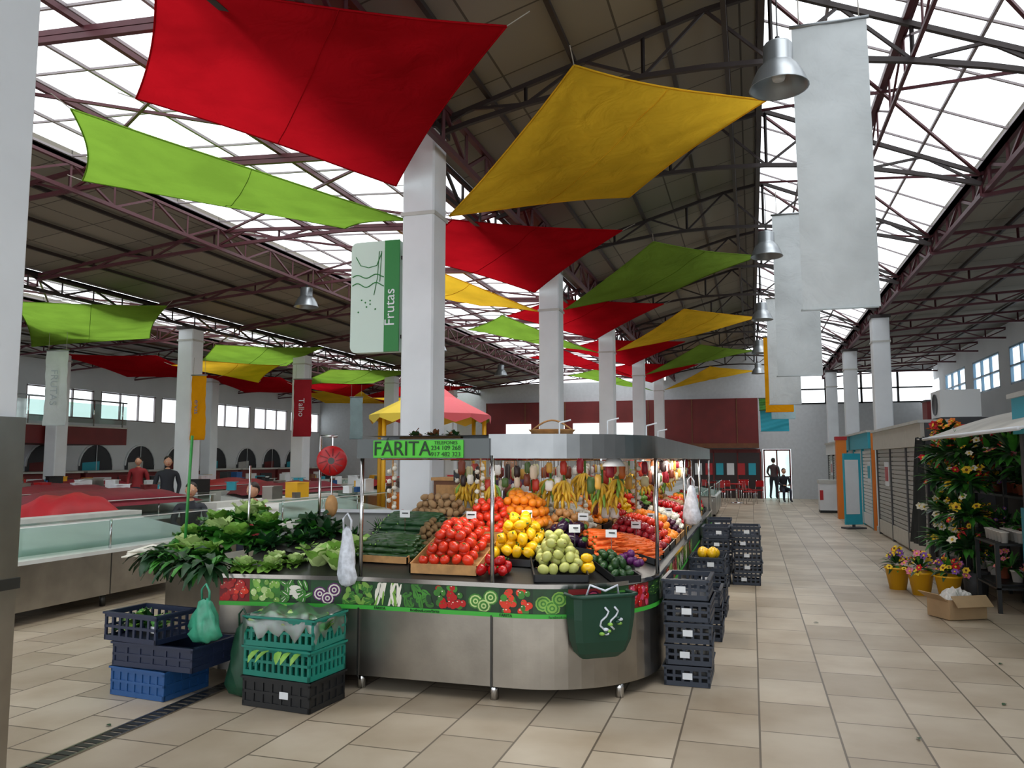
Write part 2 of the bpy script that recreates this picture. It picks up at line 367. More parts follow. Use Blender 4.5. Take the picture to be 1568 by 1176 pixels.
# ---------- SAILS
cR=cloth('sail_red','#b8141f',.4); cY=cloth('sail_yellow','#f4c536',.45); cG=cloth('sail_green','#85b03e',.45); cG2=cloth('sail_green_dark','#7b9c3c',.4)
cord=mat('cord','#8f8a80',.7)
def sail(C,mt,sag=.18,pull=.1,N=30,cords=True):
    C=[Vector(c) for c in C]; cen=sum(C,Vector())/4
    m=MB(); vs=[]; ph=R.uniform(0,6)
    def P(u,v,dz=0):
        p=(C[0]*(1-u)+C[1]*u)*(1-v)+(C[3]*(1-u)+C[2]*u)*v
        k=pull*(4*u*(1-u)*abs(2*v-1)**2+4*v*(1-v)*abs(2*u-1)**2)
        p=p+(cen-p)*k; p.z-=sag*16*u*(1-u)*v*(1-v)*.6+dz
        for q,(cu,cv) in enumerate(((0,0),(1,0),(1,1),(0,1))):
            a,b_=abs(u-cu),abs(v-cv); d=math.hypot(a,b_)
            if .02<d<.75: p.z+=.05*d*(1-d/.75)*math.sin(math.atan2(b_,a)*(9+q)+ph)*1.2
        return p
    for i in range(N+1):
        for j in range(N+1): vs.append(P(i/N,j/N))
    fs=[(i*(N+1)+j,(i+1)*(N+1)+j,(i+1)*(N+1)+j+1,i*(N+1)+j+1) for i in range(N) for j in range(N)]
    m.add(vs,fs,mt,True)
    for k in (0,1):
        for e in (0,1):
            pts=[P(i/N,e) if k==0 else P(e,i/N) for i in range(N+1)]
            m.path(pts,.01,mt,4)
    m.path([P(i/N,.5,.004) for i in range(N+1)],.005,mt,4)
    if cords:
        for c in C:
            o=(c-cen); o.z=0; o.normalize(); m.tube(c,c+o*.2+Vector((0,0,.08)),.005,cord,5)
    m.obj('shade_sail')
cols=[cY,cG2,cY,cG2,cY]
for k in range(5):
    sail([(-3.28,8.41+6*k,4.46),(-1.42,6.65+6*k,5.14),(.22,7.6+6*k,5.02),(-1.42,10.0+6*k,5.02)],cols[k],.12,.05)
for k in range(5):
    sail([(-3.76,7.98+6*k,4.72),(-1.8,5.85+6*k,5.13),(-4.05,4.5+6*k,5.1),(-5.52,5.95+6*k,5.07)],cR,.08,.04)
cl=[cG,cY,cG,cR,cG]
for k in range(5):
    xo=.7 if k else 0
    sail([(-3.76,8.3+6*k,4.42),(-5.5,10.0+6*k,4.95),(-7.8+xo,7.6+6*k,5.07),(-6.35+xo,6.0+6*k,5.1)],cl[k],.2,.06)
for k in range(4):
    sail([(-10.9,12.8+6*k,4.65),(-14,15.9+6*k,4.6),(-18,16.2+6*k,4.6),(-13.4,11.6+6*k,4.65)],[cG,cG,cG,cR][k],.2,.06)
    sail([(-15.6,18+6*k,4.5),(-18.6,17.4+6*k,4.6),(-18.4,20+6*k,4.2),(-15.9,21+6*k,4.2)],[cR,cR,cY,cR][k],.25,.08)
    sail([(-12.7,15.8+6*k,4.0),(-15,17.9+6*k,4.2),(-14.4,21+6*k,4.0),(-12.7,19.5+6*k,4.3)],[cY,cR,cY,cG][k],.2,.08)

# ---------- PENDANT LAMPS
lampm=mat('lamp_aluminium','#8c9194',.35,.7); lampin=mat('lamp_inside','#c9cccc',.4)
def lamp(x,y,z,ztop,s=1):
    m=MB()
    m.lathe((x,y,z),[(a*s,b*s) for a,b in [(.0,.36),(.10,.36),(.115,.34),(.115,.2),(.13,.18),(.16,.15),(.2,.07),(.225,0),(.232,-.01),(.22,-.005),(.19,.06),(.12,.13),(.06,.15),(0,.15)]],lampm,24)
    m.lathe((x,y,z),[(0,.08),(.05,.06),(.06,.1),(.04,.14)],lampin,12)
    m.tube((x,y,z+.36*s),(x,y,ztop),.006,black,5)
    m.tube((x,y,z+.36*s),(x,y,z+.42*s),.02,black,8)
    m.obj('pendant_lamp')
for k in range(5): lamp(.31,7+6*k,4.86,5.9,1.08)
for x,y in [(-8.6,14.1),(-14.7,14.5),(-15.2,22.2),(-8.8,27.9),(-15,29),(-8.5,21)]: lamp(x,y,4.75,5.1,1.08)

# ---------- BANNERS
bw=cloth('banner_white','#dfe6e8',.5); cloth('banner_blue','#b9d6de',.5); cloth('banner_orange','#f0a418',.4); cloth('banner_red','#b0303a',.4)
inkg=mat('ink_grey','#9aa3a8',.7)
def banner(x,y,zt,zb,w,mt,ang=0,txt=None,tm=None,rail=True):
    m=MB(); N=24; vs=[]
    for i in range(N+1):
        for j in range(9):
            t=i/N; u=j/8-.5; vs.append((x+u*w*math.cos(ang)+.015*t,y+u*w*math.sin(ang)+.02*math.sin(t*7+u*5)*(t+.1)+.008*math.sin(t*30+u*11),zt+(zb-zt)*t))
    m.add(vs,[(i*9+j,i*9+j+1,i*9+j+10,i*9+j+9) for i in range(N) for j in range(8)],mt,True)
    cx,sx=math.cos(ang)*w/2,math.sin(ang)*w/2
    m.tube((x-cx-.02,y-sx,zt),(x+cx+.02,y+sx,zt),.018,lampm,8); m.tube((x-cx,y-sx,zb),(x+cx,y+sx,zb),.012,mt,6)
    if rail:
        m.tube((x-cx*.8,y-sx*.8,zt),(x-cx*.8,y-sx*.8,zt+.4),.005,cord,4); m.tube((x+cx*.8,y+sx*.8,zt),(x+cx*.8,y+sx*.8,zt+.4),.005,cord,4)
    o=m.obj('hanging_banner')
    if txt: text(txt,w*.45,(x,y-.06,(zt+zb)/2),(math.pi/2,math.pi/2,ang),tm or inkg,o,'banner_lettering',.001)
banner(.8,7.7,5.75,3.02,.66,bw)
banner(.78,13.8,5.75,3.02,.7,bw)
banner(.78,19.8,5.5,2.95,.72,bw)
banner(.72,22,4.9,2.9,.7,MC['banner_orange']); banner(.95,25.8,5.0,2.9,.7,MC['banner_blue']); banner(.75,28,3.3,2.6,.9,tealb); banner(.72,27.9,3.7,3.3,.9,G1,rail=False)
banner(-11.9,15.1,3.55,2.1,.33,MC['banner_orange'],.25,'ervas',bluep); banner(-14.6,13.8,4.05,2.4,.5,bw,.25,'FRUTAS',inkg)
banner(-12.0,19.6,3.9,2.3,.5,MC['banner_red'],.25,'Talho',white); banner(-9.5,24,3.7,2.4,.5,bw,.2); banner(-11.8,22.4,3.6,2.3,.4,MC['banner_blue'],.2)
banner(-6,24,3.7,2.6,.5,bw,.2)

# frutas sign
E=empty('fruit_pillar_sign')
m=MB(); x0,x1,zb,zt,yy=-4.33,-3.73,2.85,4.12,8.1; r=.07; pts=[]
for cx,cz,a0 in ((x1-.02,zt-.02,0),(x0+r,zt-r,90),(x0+r,zb+r,180),(x1-.02,zb+.02,270)):
    rr=r if cx<-4.2 else .02
    for i in range(6):
        t=math.radians(a0+i*18); pts.append((cx+rr*math.cos(t),cz+rr*math.sin(t)))
n=len(pts); vs=[(a,yy-.06,b) for a,b in pts]+[(a,yy+.06,b) for a,b in pts]
m.add(vs,[tuple(range(n)),tuple(range(n,2*n))[::-1]]+[(i,n+i,n+(i+1)%n,(i+1)%n) for i in range(n)],mat('sign_face_pale','#c4d6cc',.4))
m.b2(-3.91,-3.728,yy-.066,yy-.05,zb+.0,zt,signG)
m.b2(-3.77,-3.69,yy-.02,yy+.02,3.0,3.04,darkm); m.b2(-3.77,-3.69,yy-.02,yy+.02,3.9,3.94,darkm)
for k,(za,am) in enumerate(((3.72,.02),(3.62,.025))):
    m.path([(-4.31+i*.026,yy-.064,za+am*math.sin(i*.7)) for i in range(16)],.006,signG,5)
m.path([(-4.27,yy-.064,3.95),(-4.21,yy-.064,3.85),(-4.11,yy-.064,3.82),(-4.01,yy-.064,3.84),(-3.95,yy-.064,3.98)],.005,signG,5)
m.path([(-4.04,yy-.064,3.5),(-4.0,yy-.064,3.7),(-3.98,yy-.064,4.0),(-3.95,yy-.064,4.0),(-3.97,yy-.064,3.65)],.004,signG,5)
for i in range(7): m.ball((-4.25+R.random()*.28,yy-.062,3.3+R.random()*.22),(.01,.004,.01),signG)
m.obj('sign_box',E)
text('Frutas',.17,(-3.835,yy-.07,3.35),(math.pi/2,-math.pi/2,0),white,E,'frutas_lettering')

# ---------- STALL
E=empty('fruit_stall')
arcp=[(-1.6+.9*math.cos(math.radians(a)),6.26+.9*math.sin(math.radians(a))) for a in range(-90,1,6)]
front=[(-3.85,5.21),(-2.77,5.36),(-2.2,5.36)]+arcp+[(-.7,y) for y in (7,8,9,10,11,12,13,14.3)]
inner=[(-3.85,6.6),(-2.77,6.7),(-2.2,6.7)]+[(-2.0,6.7)]*len(arcp)+[(-2.0,y) for y in (7,8,9,10,11,12,13,14.3)]
m=MB()
m.ribbon(front,.1,.58,steel); m.ribbon(front,.58,.77,G3,.004); m.ribbon(front,.57,.6,strip,.01); m.ribbon(front,.77,.80,chrome,.012)
m.ribbon(front,.1,.12,dsteel,-.01)
m.ribbon(inner,.1,1.2,white)
vs=[]
for a,b in zip(front,inner): vs+=[(a[0],a[1],.775),(b[0],b[1],1.17)]
m.add(vs,[(2*i,2*i+1,2*i+3,2*i+2) for i in range(len(front)-1)],dsteel)
m.add([(x,y,.12) for (x,y) in front]+[(x,y,.12) for x,y in inner],[(i,i+1,len(front)+i+1,len(front)+i) for i in range(len(front)-1)],dsteel)
for x in (-2.77,-1.755): m.b2(x-.006,x+.006,5.345,5.36,.1,.58,dsteel)
m.b2(-4.75,-4.2,5.9,8.4,.1,.72,steel); m.b2(-4.8,-3.9,5.85,8.4,.72,.77,steel)
m.poly([(-3.85,5.21,.1),(-4.75,5.7,.1),(-4.75,5.7,.77),(-3.85,5.21,.77)],steel); m.poly([(-3.85,5.21,.775),(-4.75,5.7,.775),(-4.75,6.7,.775),(-3.85,6.7,.775)],steel)
m.b2(-4.6,-.7,14.3,14.7,.1,1.0,steel)
for x,y in ((-3.8,5.3),(-2.77,5.42),(-1.755,5.42),(-.93,5.72),(-.76,7.5),(-.76,9.5),(-.76,12),(-4.55,7)):
    m.tube((x,y,0),(x,y,.12),.03,chrome,10)
m.obj('counter_body',E)
m=MB()
def onpath(s):
    acc=0
    for i in range(len(front)-1):
        a=Vector(front[i]);b_=Vector(front[i+1]); l=(b_-a).length
        if acc+l>=s:
            d=(b_-a)/l; p=a+d*(s-acc); return p,d
        acc+=l
    return Vector(front[-1]),Vector((0,1))
def pe(s,z,rx,rzz,mt,k,n=9,rot=0):
    pts=[]
    for i in range(n):
        t=2*math.pi*i/n; du=rx*math.cos(t)*math.cos(rot)-rzz*math.sin(t)*math.sin(rot); dz=rx*math.cos(t)*math.sin(rot)+rzz*math.sin(t)*math.cos(rot)
        p,d=onpath(max(0,s+du)); off=.007+.0006*k
        pts.append((p.x+d.y*off,p.y-d.x*off,min(.765,max(.603,z+dz))))
    m.poly(pts,mt)
pr_hi=mat('print_highlight','#f2e6d0',.5); pdk=mat('print_dark','#16301a',.5); predd=mat('print_deepred','#7a1418',.5); ppk=mat('print_pink','#c8486a',.5)
themes=[(redq,tomr,predd,'r'),(G2,G4,G1,'r'),(G1,oniw,pdk,'l'),(purp,oniw,G3,'c'),(G1,G2,pdk,'l'),(oniw,G2,G3,'v'),(G1,G3,pdk,'l'),(redq,G1,pdk,'r'),(G1,G4,G3,'c'),(tomr,G1,pdk,'r'),(G2,G1,G3,'c'),(plum,ppk,predd,'c'),(zuc,G1,G3,'h'),(redq,ppk,predd,'r'),(zuc,G2,pdk,'h'),(oniw,G1,pdk,'v'),(purp,ppk,G3,'c'),(tomr,carr,predd,'r'),(G2,G4,G1,'l'),(redq,G1,pdk,'r')]
s=0.0;k=0
while s<6.8:
    pr,se,bgm,sh=themes[k%len(themes)]; w=.24
    pts=[]
    for q in range(5):
        p,d=onpath(s+w*q/4); pts.append((p.x+d.y*.0065,p.y-d.x*.0065,.6))
    m.add(pts+[(a,b_,.766) for a,b_,c_ in pts],[(q,q+1,6+q,5+q) for q in range(4)],bgm)
    lv=0
    if sh=='c':
        for (cs,cz) in ((.07,.67),(.18,.7),(.13,.64)):
            for q,(rr,mt_) in enumerate(((.055,pr),(.045,se),(.034,pr),(.02,se),(.01,pr))): pe(s+cs,cz,rr,rr*.95,mt_,1+q*.8+lv,11,); 
            lv+=.5
    else:
        rx,rzz={'r':(.026,.024),'l':(.045,.02),'v':(.011,.06),'h':(.07,.018)}[sh]
        for q in range(26 if sh!='h' else 12):
            lv+=.22; z=R.uniform(.61,.755); u=s+R.uniform(.02,w-.02); a=0 if sh in 'rh' else (R.uniform(-.3,.3) if sh=='v' else R.uniform(0,3.1)); mt_=pr if R.random()<.75 else se
            pe(u,z,rx*R.uniform(.7,1.1),rzz*R.uniform(.8,1.1),mt_,1+lv,10,a)
            if sh=='r': lv+=.1; pe(u-.008,z+.01,.006,.004,pr_hi if R.random()<.6 else se,1+lv,6)
            if sh=='h' or sh=='l': lv+=.1; pe(u,z+.004,rx*.6,.003,se,1+lv,6,a)
    s+=w;k+=1
m.obj('vegetable_print_strip',E)
text('FÁRITA',.028,(-2.6,5.345,.585),(math.pi/2,0,0),tgreen,E); text('facebook.com/farita',.028,(-2.25,5.345,.585),(math.pi/2,0,0),tgreen,E); text('FÁRITA',.028,(-1.65,5.345,.585),(math.pi/2,0,0),tgreen,E); text('facebook.com/farita',.026,(-1.25,5.39,.585),(math.pi/2,0,.35),tgreen,E)
can=[(-2.78,5.36),(-1.78,5.36),(-1.7,5.36)]+[(x,y) for x,y in arcp]+[(-.7,y) for y in (8,10,12,14.3)]
m=MB()
m.ribbon(can[1:],1.66,1.83,csteel,.0); 
m.b2(-2.8,-1.77,5.34,5.37,1.66,1.8,mat('canopy_grey','#5d6263',.4,.4))
m.b2(-2.8,-2.77,5.36,9,1.66,1.8,csteel)
inn=[(x,y) for x,y in can]; ci=[(-2.78,5.7),(-1.78,5.7),(-1.7,5.7)]+[(-1.6+.56*math.cos(math.radians(a)),6.26+.56*math.sin(math.radians(a))) for a in range(-90,1,6)]+[(-1.04,y) for y in (8,10,12,14.3)]
for zz in (1.66,1.825):
    m.add([(x,y,zz) for x,y in inn]+[(x,y,zz) for x,y in ci],[(i,i+1,len(inn)+i+1,len(inn)+i) for i in range(len(inn)-1)],csteel)
m.ribbon(ci,1.66,1.83,white)
for x,y in ((-2.77,5.37),(-1.755,5.37),(-.72,6.3),(-.72,9),(-.72,11.6),(-.72,14.2)):
    m.tube((x,y,.77),(x,y,1.68),.015,chrome,10)
for x in (-2.7,-1.0):
    for y in (8.6,14.2): m.tube((x,y,.1),(x,y,1.7),.02,chrome,8)
m.tube((-2.77,5.7,1.66),(-2.77,9,1.66),.015,chrome,6)
m.obj('canopy',E)
m=MB(); m.b2(-2.66,-1.96,5.325,5.338,1.665,1.79,signg); m.obj('name_board',E)
text('FÁRITA',.15,(-2.43,5.32,1.725),(math.pi/2,0,0),tgreen,E,'name_lettering',.003,.93)
text('TELEFONES',.035,(-2.09,5.32,1.77),(math.pi/2,0,0),tgreen,E,'phone_label',.001,1); text('234 109 268\n917 482 323',.045,(-2.09,5.32,1.71),(math.pi/2,0,0),tgreen,E,'phone_numbers',.001)

def dd(x,y):
    if x>-1.6 and y<6.26: return max(0,.9-math.hypot(x+1.6,y-6.26))
    f=y-5.36 if x>-2.77 else y-(5.36+(x+2.77)*.135)
    return max(0,min(f,-.7-x))
def zr(x,y): return .78+.3*min(1.3,dd(x,y))
def tilt(a=.5): return Euler((R.uniform(-a,a),R.uniform(-a,a),R.uniform(0,6.3))).to_matrix()
def i_tom(m,c,r):
    T=tilt(.9); k=R.uniform(.9,1.08)*r; m.ball(c,(k,k,k*.82),tomr,10,7,T,lambda p:1+.04*math.cos(5*math.atan2(p.y,p.x))*(1-abs(p.z)))
    for i in range(5):
        a=i*1.2566; q=T@Vector((math.cos(a)*.4*k,math.sin(a)*.4*k,k*.78)); q0=T@Vector((0,0,k*.8)); m.tube(Vector(c)+q0,Vector(c)+q,.004,calyx,4,.001)
def pep(mt):
    def f(m,c,r):
        T=tilt(1.4); m.ball(c,(r*.88,r*.88,r*1.15),mt,12,7,T,lambda p:1+.09*math.cos(4*math.atan2(p.y,p.x))-(.15 if p.z>.9 else 0))
        m.tube(Vector(c)+T@Vector((0,0,r*.95)),Vector(c)+T@Vector((r*.1,0,r*1.4)),r*.13,calyx,5)
    return f
def rnd(mt,sx=1,sz=1,stem=True,tl=1.5,fn=None):
    def f(m,c,r):
        T=tilt(tl); k=r*R.uniform(.88,1.08); m.ball(c,(k*sx,k*sx,k*sz),mt if not isinstance(mt,list) else R.choice(mt),9,6,T,fn)
        if stem: m.tube(Vector(c)+T@Vector((0,0,k*sz*.9)),Vector(c)+T@Vector((0,0,k*sz*1.2)),r*.06,bwood,4)
    return f
def i_pear(m,c,r):
    T=tilt(1.5); m.ball(c,(r*.9,r*.9,r*1.25),grp,9,7,T,lambda p:1-.35*max(0,p.z)); m.tube(Vector(c)+T@Vector((0,0,r*.8)),Vector(c)+T@Vector((0,0,r*1.15)),r*.07,bwood,4)
def i_car(m,c,r):
    a=R.uniform(-.5,.5)+i_car.a; L=r*7; d=Vector((math.cos(a),math.sin(a),R.uniform(-.1,.12))); c=Vector(c)
    m.path([c-d*L*.5,c-d*L*.46,c,c+d*L*.45,c+d*L*.55],[r*.3,r*.9,r*.75,r*.35,r*.05],carr,7); m.tube(c-d*L*.5,c-d*L*.58,r*.25,calyx,5)
i_car.a=.9
def cuc(mt,ang=0,ln=6):
    def f(m,c,r):
        a=R.uniform(-.25,.25)+ang; L=r*ln; d=Vector((math.cos(a),math.sin(a),R.uniform(-.05,.05))); sd=Vector((-d.y,d.x,0))*R.uniform(-.12,.12)*L; c=Vector(c)
        m.path([c-d*L*.5,c-d*L*.44,c-d*L*.2+sd*.7,c+sd,c+d*L*.25+sd*.6,c+d*L*.45,c+d*L*.5],[r*.3,r*.8,r,r,r*.95,r*.75,r*.2],mt,8); m.tube(c-d*L*.5,c-d*L*.56,r*.3,G2,5)
    return f
def i_aub(m,c,r):
    T=tilt(1.5); m.ball(c,(r,r,r*1.5),aub,9,7,T,lambda p:1-.25*max(0,p.z)); m.ball(Vector(c)+T@Vector((0,0,r*1.15)),(r*.5,r*.5,r*.3),calyx,7,4,T)
def i_oni(m,c,r):
    T=tilt(.8); m.ball(c,(r,r,r*.88),oni,9,6,T); m.tube(Vector(c)+T@Vector((0,0,r*.75)),Vector(c)+T@Vector((0,0,r*1.35)),r*.25,oni,5,r*.06)
def i_gar(m,c,r):
    T=tilt(.9); m.ball(c,(r,r,r*.8),oniw,10,6,T,lambda p:1+.07*math.cos(6*math.atan2(p.y,p.x))); m.tube(Vector(c)+T@Vector((0,0,r*.6)),Vector(c)+T@Vector((0,0,r*1.4)),r*.22,oniw,5,r*.1)
def i_cab(m,c,r):
    m.ball(c,(r*.92,r*.92,r*.85),G4,12,8,None,lambda p:1+.05*math.sin(7*math.atan2(p.y,p.x)+4*p.z))
    for i in range(14):
        a=R.uniform(0,6.28); e=R.uniform(-.4,.5); n=Vector((math.cos(a)*math.cos(e),math.sin(a)*math.cos(e),math.sin(e))); m.leaf(Vector(c)+n*r*.75+Vector((0,0,-r*.3)),n+Vector((0,0,1.2)),r*1.3,r*1.2,R.choice([G2,G4,G2]),-.0,4,.08)
def heap(name,cx,cy,wx,wy,rot,r,item,layers=2,peak=.0,zf=None,crate=None,dens=1.0,rim=.05):
    zf=zf or zr; m=MB(); st=2*r*.93/dens; ca,sa=math.cos(rot),math.sin(rot)
    for L in range(layers):
        sh=L*r*1.0; nx=max(1,int((wx-2*sh)/st)); ny=max(1,int((wy-2*sh)/st))
        for i in range(nx):
            for j in range(ny):
                a=(i+.5-nx/2)*st+(R.uniform(-.2,.2)+(.5*(j%2)-.25))*r; b_=(j+.5-ny/2)*st+R.uniform(-.2,.2)*r
                x=cx+a*ca-b_*sa; y=cy+a*sa+b_*ca
                pk=peak*max(0,1-(2*a/wx)**2)*max(0,1-(2*b_/wy)**2)
                item(m,(x,y,zf(x,y)+r*.95+.012+L*r*1.45+pk+R.uniform(-.1,.1)*r),r)
    if crate:
        X=Vector((ca,sa,0)); Yv=Vector((-sa,ca,0)); c=Vector((cx,cy,0)); hx=wx/2+.015; hy=wy/2+.015
        cs=[c-X*hx-Yv*hy,c+X*hx-Yv*hy,c+X*hx+Yv*hy,c-X*hx+Yv*hy]
        cs=[Vector((p.x,p.y,zf(p.x,p.y)+.002)) for p in cs]; U=Vector((0,0,rim))
        for i in range(4):
            p,q=cs[i],cs[(i+1)%4]; mid=sum(cs,Vector())/4; 
            n=((mid-(p+q)/2)); n.z=0; n=n.normalized()*.01
            m.add([p,q,q+U,p+U,p+n,q+n,q+n+U,p+n+U],[(0,1,2,3),(5,4,7,6),(3,2,6,7),(0,4,5,1),(0,3,7,4),(1,5,6,2)],crate)
        m.add(cs,[(0,1,2,3)],crate)
    return m.obj(name)
heap('tomato_crate',-2.17,5.78,.5,.55,0,.045,i_tom,3,.05,crate=wood,rim=.07)
heap('tomato_crate',-2.1,6.35,.45,.45,0,.04,i_tom,3,.05,crate=wood,rim=.07)
heap('red_pepper_pile',-1.78,5.52,.28,.2,0,.04,pep(redq),2)
heap('yellow_pepper_pile',-1.72,5.92,.36,.46,.0,.045,pep(yel),3,.06,crate=black)
heap('orange_pile',-1.85,6.55,.5,.5,0,.04,rnd(orng,1,.97,False),3,.05,crate=black)
heap('pear_pile',-1.37,5.72,.36,.42,.35,.042,i_pear,3,.04,crate=black)
heap('mango_pile',-1.15,5.72,.14,.2,.7,.04,rnd(yel,1,1.3,False),2,0)
heap('aubergine_pile',-1.38,6.2,.3,.3,.3,.05,i_aub,2,.02,crate=black)
heap('avocado_pile',-.99,5.86,.2,.34,.75,.034,rnd(zuc,.85,1.2,False),2,.02,crate=black)
i_car.a=.5
heap('carrot_pile',-1.12,6.32,.36,.34,.9,.022,i_car,4,.04,crate=black,dens=1)
heap('carrot_pile',-.98,6.85,.4,.5,0,.02,i_car,3,.03,crate=black,dens=1)
heap('red_onion_pile',-.9,6.2,.18,.2,1.2,.035,rnd(purp,1,.9,True),2,0)
heap('zucchini_pile',-2.72,5.8,.38,.3,0,.022,cuc(zuc,.1,8),3,.02,crate=wood)
heap('cucumber_pile',-2.75,6.25,.45,.36,0,.022,cuc(G3,.1,8),3,.02,crate=black)
heap('kiwi_pile',-2.52,6.05,.18,.4,0,.028,rnd(kiw,.9,1.15,False),3,.02)
heap('potato_pile',-2.65,6.6,.5,.26,0,.035,rnd(pot,.85,1.2,False,fn=lambda p:1+.06*math.sin(5*p.x+3*p.z)),3,.03,crate=wood)
heap('onion_pile',-1.5,6.7,.35,.4,0,.036,i_oni,3,.02,crate=wood)
kinds=[('apple_pile',rnd(appr,1,.92),.036),('onion_pile',i_oni,.036),('tomato_pile',i_tom,.036),('plum_pile',rnd(plum,.9,1.1,False),.025),('orange_pile',rnd(orng,1,.97,False),.038),('red_pepper_pile',pep(redq),.04),('potato_pile',rnd(pot,.85,1.2,False),.035),('green_apple_pile',rnd(G2,1,.92),.036),('garlic_pile',i_gar,.03),('lemon_pile',rnd(yel,.85,1.15,False),.032)]
ords=[[0,2,4,3,8,5,0,6,2,4,7,5],[8,4,6,5,9,2,3,7,0,5,4,1]]
for row in (0,1):
    y=7.35 if row==0 else 7.2
    for k in ords[row]:
        nm,it,r=kinds[k]; heap(nm,-1.02 if row==0 else -1.65,y,.5 if row==0 else .55,.46,0,r,it,3,.05,crate=R.choice([wood,black,black]),rim=.06); y+=.57
def clump(m,c,n,L,W,mats,spread=1,droop=.6,ruf=.15):
    for i in range(n):
        a=R.uniform(0,6.28); e=R.uniform(.25,1.3); d=Vector((math.cos(a)*math.cos(e)*spread,math.sin(a)*math.cos(e)*spread,math.sin(e)))
        m.leaf(Vector(c)+Vector((R.uniform(-.03,.03),R.uniform(-.03,.03),0)),d,L*R.uniform(.7,1.15),W*R.uniform(.7,1.1),R.choice(mats),droop,4,ruf)
def rosette(m,c,r,out,inn_):
    for ring,(e,L,n,mt) in enumerate(((.15,1.0,9,out),(.55,.95,9,out),(.95,.85,8,inn_),(1.3,.7,6,inn_))):
        for i in range(n):
            a=2*math.pi*(i+R.random()*.5)/n+ring; d=Vector((math.cos(a)*math.cos(e),math.sin(a)*math.cos(e),math.sin(e)))
            m.leaf(c,d,r*L*R.uniform(.9,1.15),r*.85,mt,.5-.3*ring*.5,5,.13)
def zl(x,y): return .8+.2*min(1.2,max(0,y-5.5))
m=MB()
for x,y,dz in [(-4.45,5.62,.05),(-4.2,5.5,.05),(-4.62,5.85,.08),(-4.38,5.88,.13),(-4.12,5.75,.12),(-4.58,6.15,.12),(-4.3,6.15,.18),(-4.02,6.05,.14),(-4.4,6.4,.15)]:
    rosette(m,(x,y,zl(x,y)+dz),.21,R.choice([G1,G1,G2]),R.choice([G2,G4]))
m.obj('lettuce_heap')
m=MB()
for x,y in [(-4.72,5.55),(-4.5,5.42),(-4.3,5.32),(-4.1,5.2),(-3.92,5.16)]: clump(m,(x,y,.84),34,.24,.075,[G1,G3,G3],1.0,1.8,.12)
m.obj('turnip_greens')
m=MB()
for i in range(11):
    c=Vector((-4.78+R.uniform(-.06,.1),5.65+R.uniform(-.12,.12),.84+R.uniform(0,.08)))
    m.path([c,c+Vector((-.1,-.04,.02)),c+Vector((-.2,-.08,-.0))],[.022,.02,.006],oniw,6)
m.obj('white_radish_bunch')
m=MB()
for x,y,dz in [(-3.65,5.95,.05),(-3.45,6.1,.08),(-3.7,6.25,.1),(-3.85,5.8,.06)]: clump(m,(x,y,zl(x,y)+dz),50,.17,.09,[G3,G3,G3,G1],1,.8,.3)
m.obj('kale_heap')
m=MB()
for x,y in [(-3.02,5.5),(-3.22,5.55),(-3.12,5.72),(-3.0,5.85)]: i_cab(m,(x,y,zl(x,y)+.09),.09)
m.obj('cabbage_heap')
m=MB()
for x,y in [(-3.55,5.42),(-3.75,5.35),(-3.42,5.55),(-3.62,5.6)]: rosette(m,(x,y,zl(x,y)+.02),.13,G2,G4)
m.obj('endive_heap')
m=MB()
for x,y,dz in [(-3.25,6.15,.05),(-3.05,6.3,.07)]: clump(m,(x,y,zl(x,y)+dz),50,.13,.03,[G1,G3,G3],.8,.4,.1)
m.obj('parsley_heap')
m=MB(); m.lathe((-3.48,5.82,.82),[(0,0),(.12,0),(.17,.1),(.18,.1),(.16,.09),(.11,.02)],black,18); clump(m,(-3.48,5.82,.88),26,.12,.06,[G2,G4],1,.8,.2); m.obj('herb_tub')
heap('red_apple_pile',-3.9,7.1,.5,.4,0,.035,rnd([appr,yel,G2],1,.92),2,.04,zf=lambda x,y:1.0,crate=wood)
heap('mixed_vegetable_pile',-3.3,7.1,.5,.45,0,.035,rnd([grp,redq,G1,orng],1,1,False),2,.04,zf=lambda x,y:1.0,crate=black)
m=MB(); m.b2(-4.5,-2.98,6.8,7.9,.1,.97,white); m.b2(-4.55,-2.98,6.75,7.92,.97,1.0,concrete); m.obj('back_display_table')
def bunch(m,c,n=7,L=.18,ang=0,S_=.8):
    c=Vector(c)
    for row in range(3):
        for i in range(n-row):
            a=ang+(i/(n-1-row)-.5)*2.9+R.uniform(-.15,.15); d=Vector((math.cos(a-math.pi/2),math.sin(a-math.pi/2),0))*S_; o=c-Vector((0,0,row*.06)); sp=R.uniform(.7,1.3); k=S_
            pts=[o,o+d*.03*sp+Vector((0,0,-.015*k)),o+d*.075*sp+Vector((0,0,-.045*k)),o+d*.115*sp+Vector((0,0,-.1*k)),o+d*.125*sp+Vector((0,0,-.15*k)),o+d*.12*sp+Vector((0,0,-.172*k))]
            m.path(pts,[.005,.010,.0145,.0145,.008,.003],banm if R.random()<.85 else G2,6)
    m.tube(c-Vector((0,0,.14)),c+Vector((0,0,.12)),.01,calyx,5)
m=MB(); m.tube((-2.6,6.9,1.66),(-.95,6.9,1.66),.012,chrome,6)
for i in range(10):
    bunch(m,(-2.5+i*.155,6.9+R.uniform(-.14,.1),1.5+R.uniform(-.16,.06)),7,.19,R.uniform(-1,1),R.uniform(.65,.9)) 
m.obj('hanging_bananas')
m=MB()
for y in (8.6,9.4,10.2,11.0,11.8,12.6):
    for x in (-1.5,-1.2): bunch(m,(x,y,1.52+R.uniform(-.08,.05)),7,.19,R.uniform(-.5,.8))
m.tube((-1.38,7.5,1.66),(-1.38,14,1.66),.012,chrome,6); m.obj('hanging_bananas')
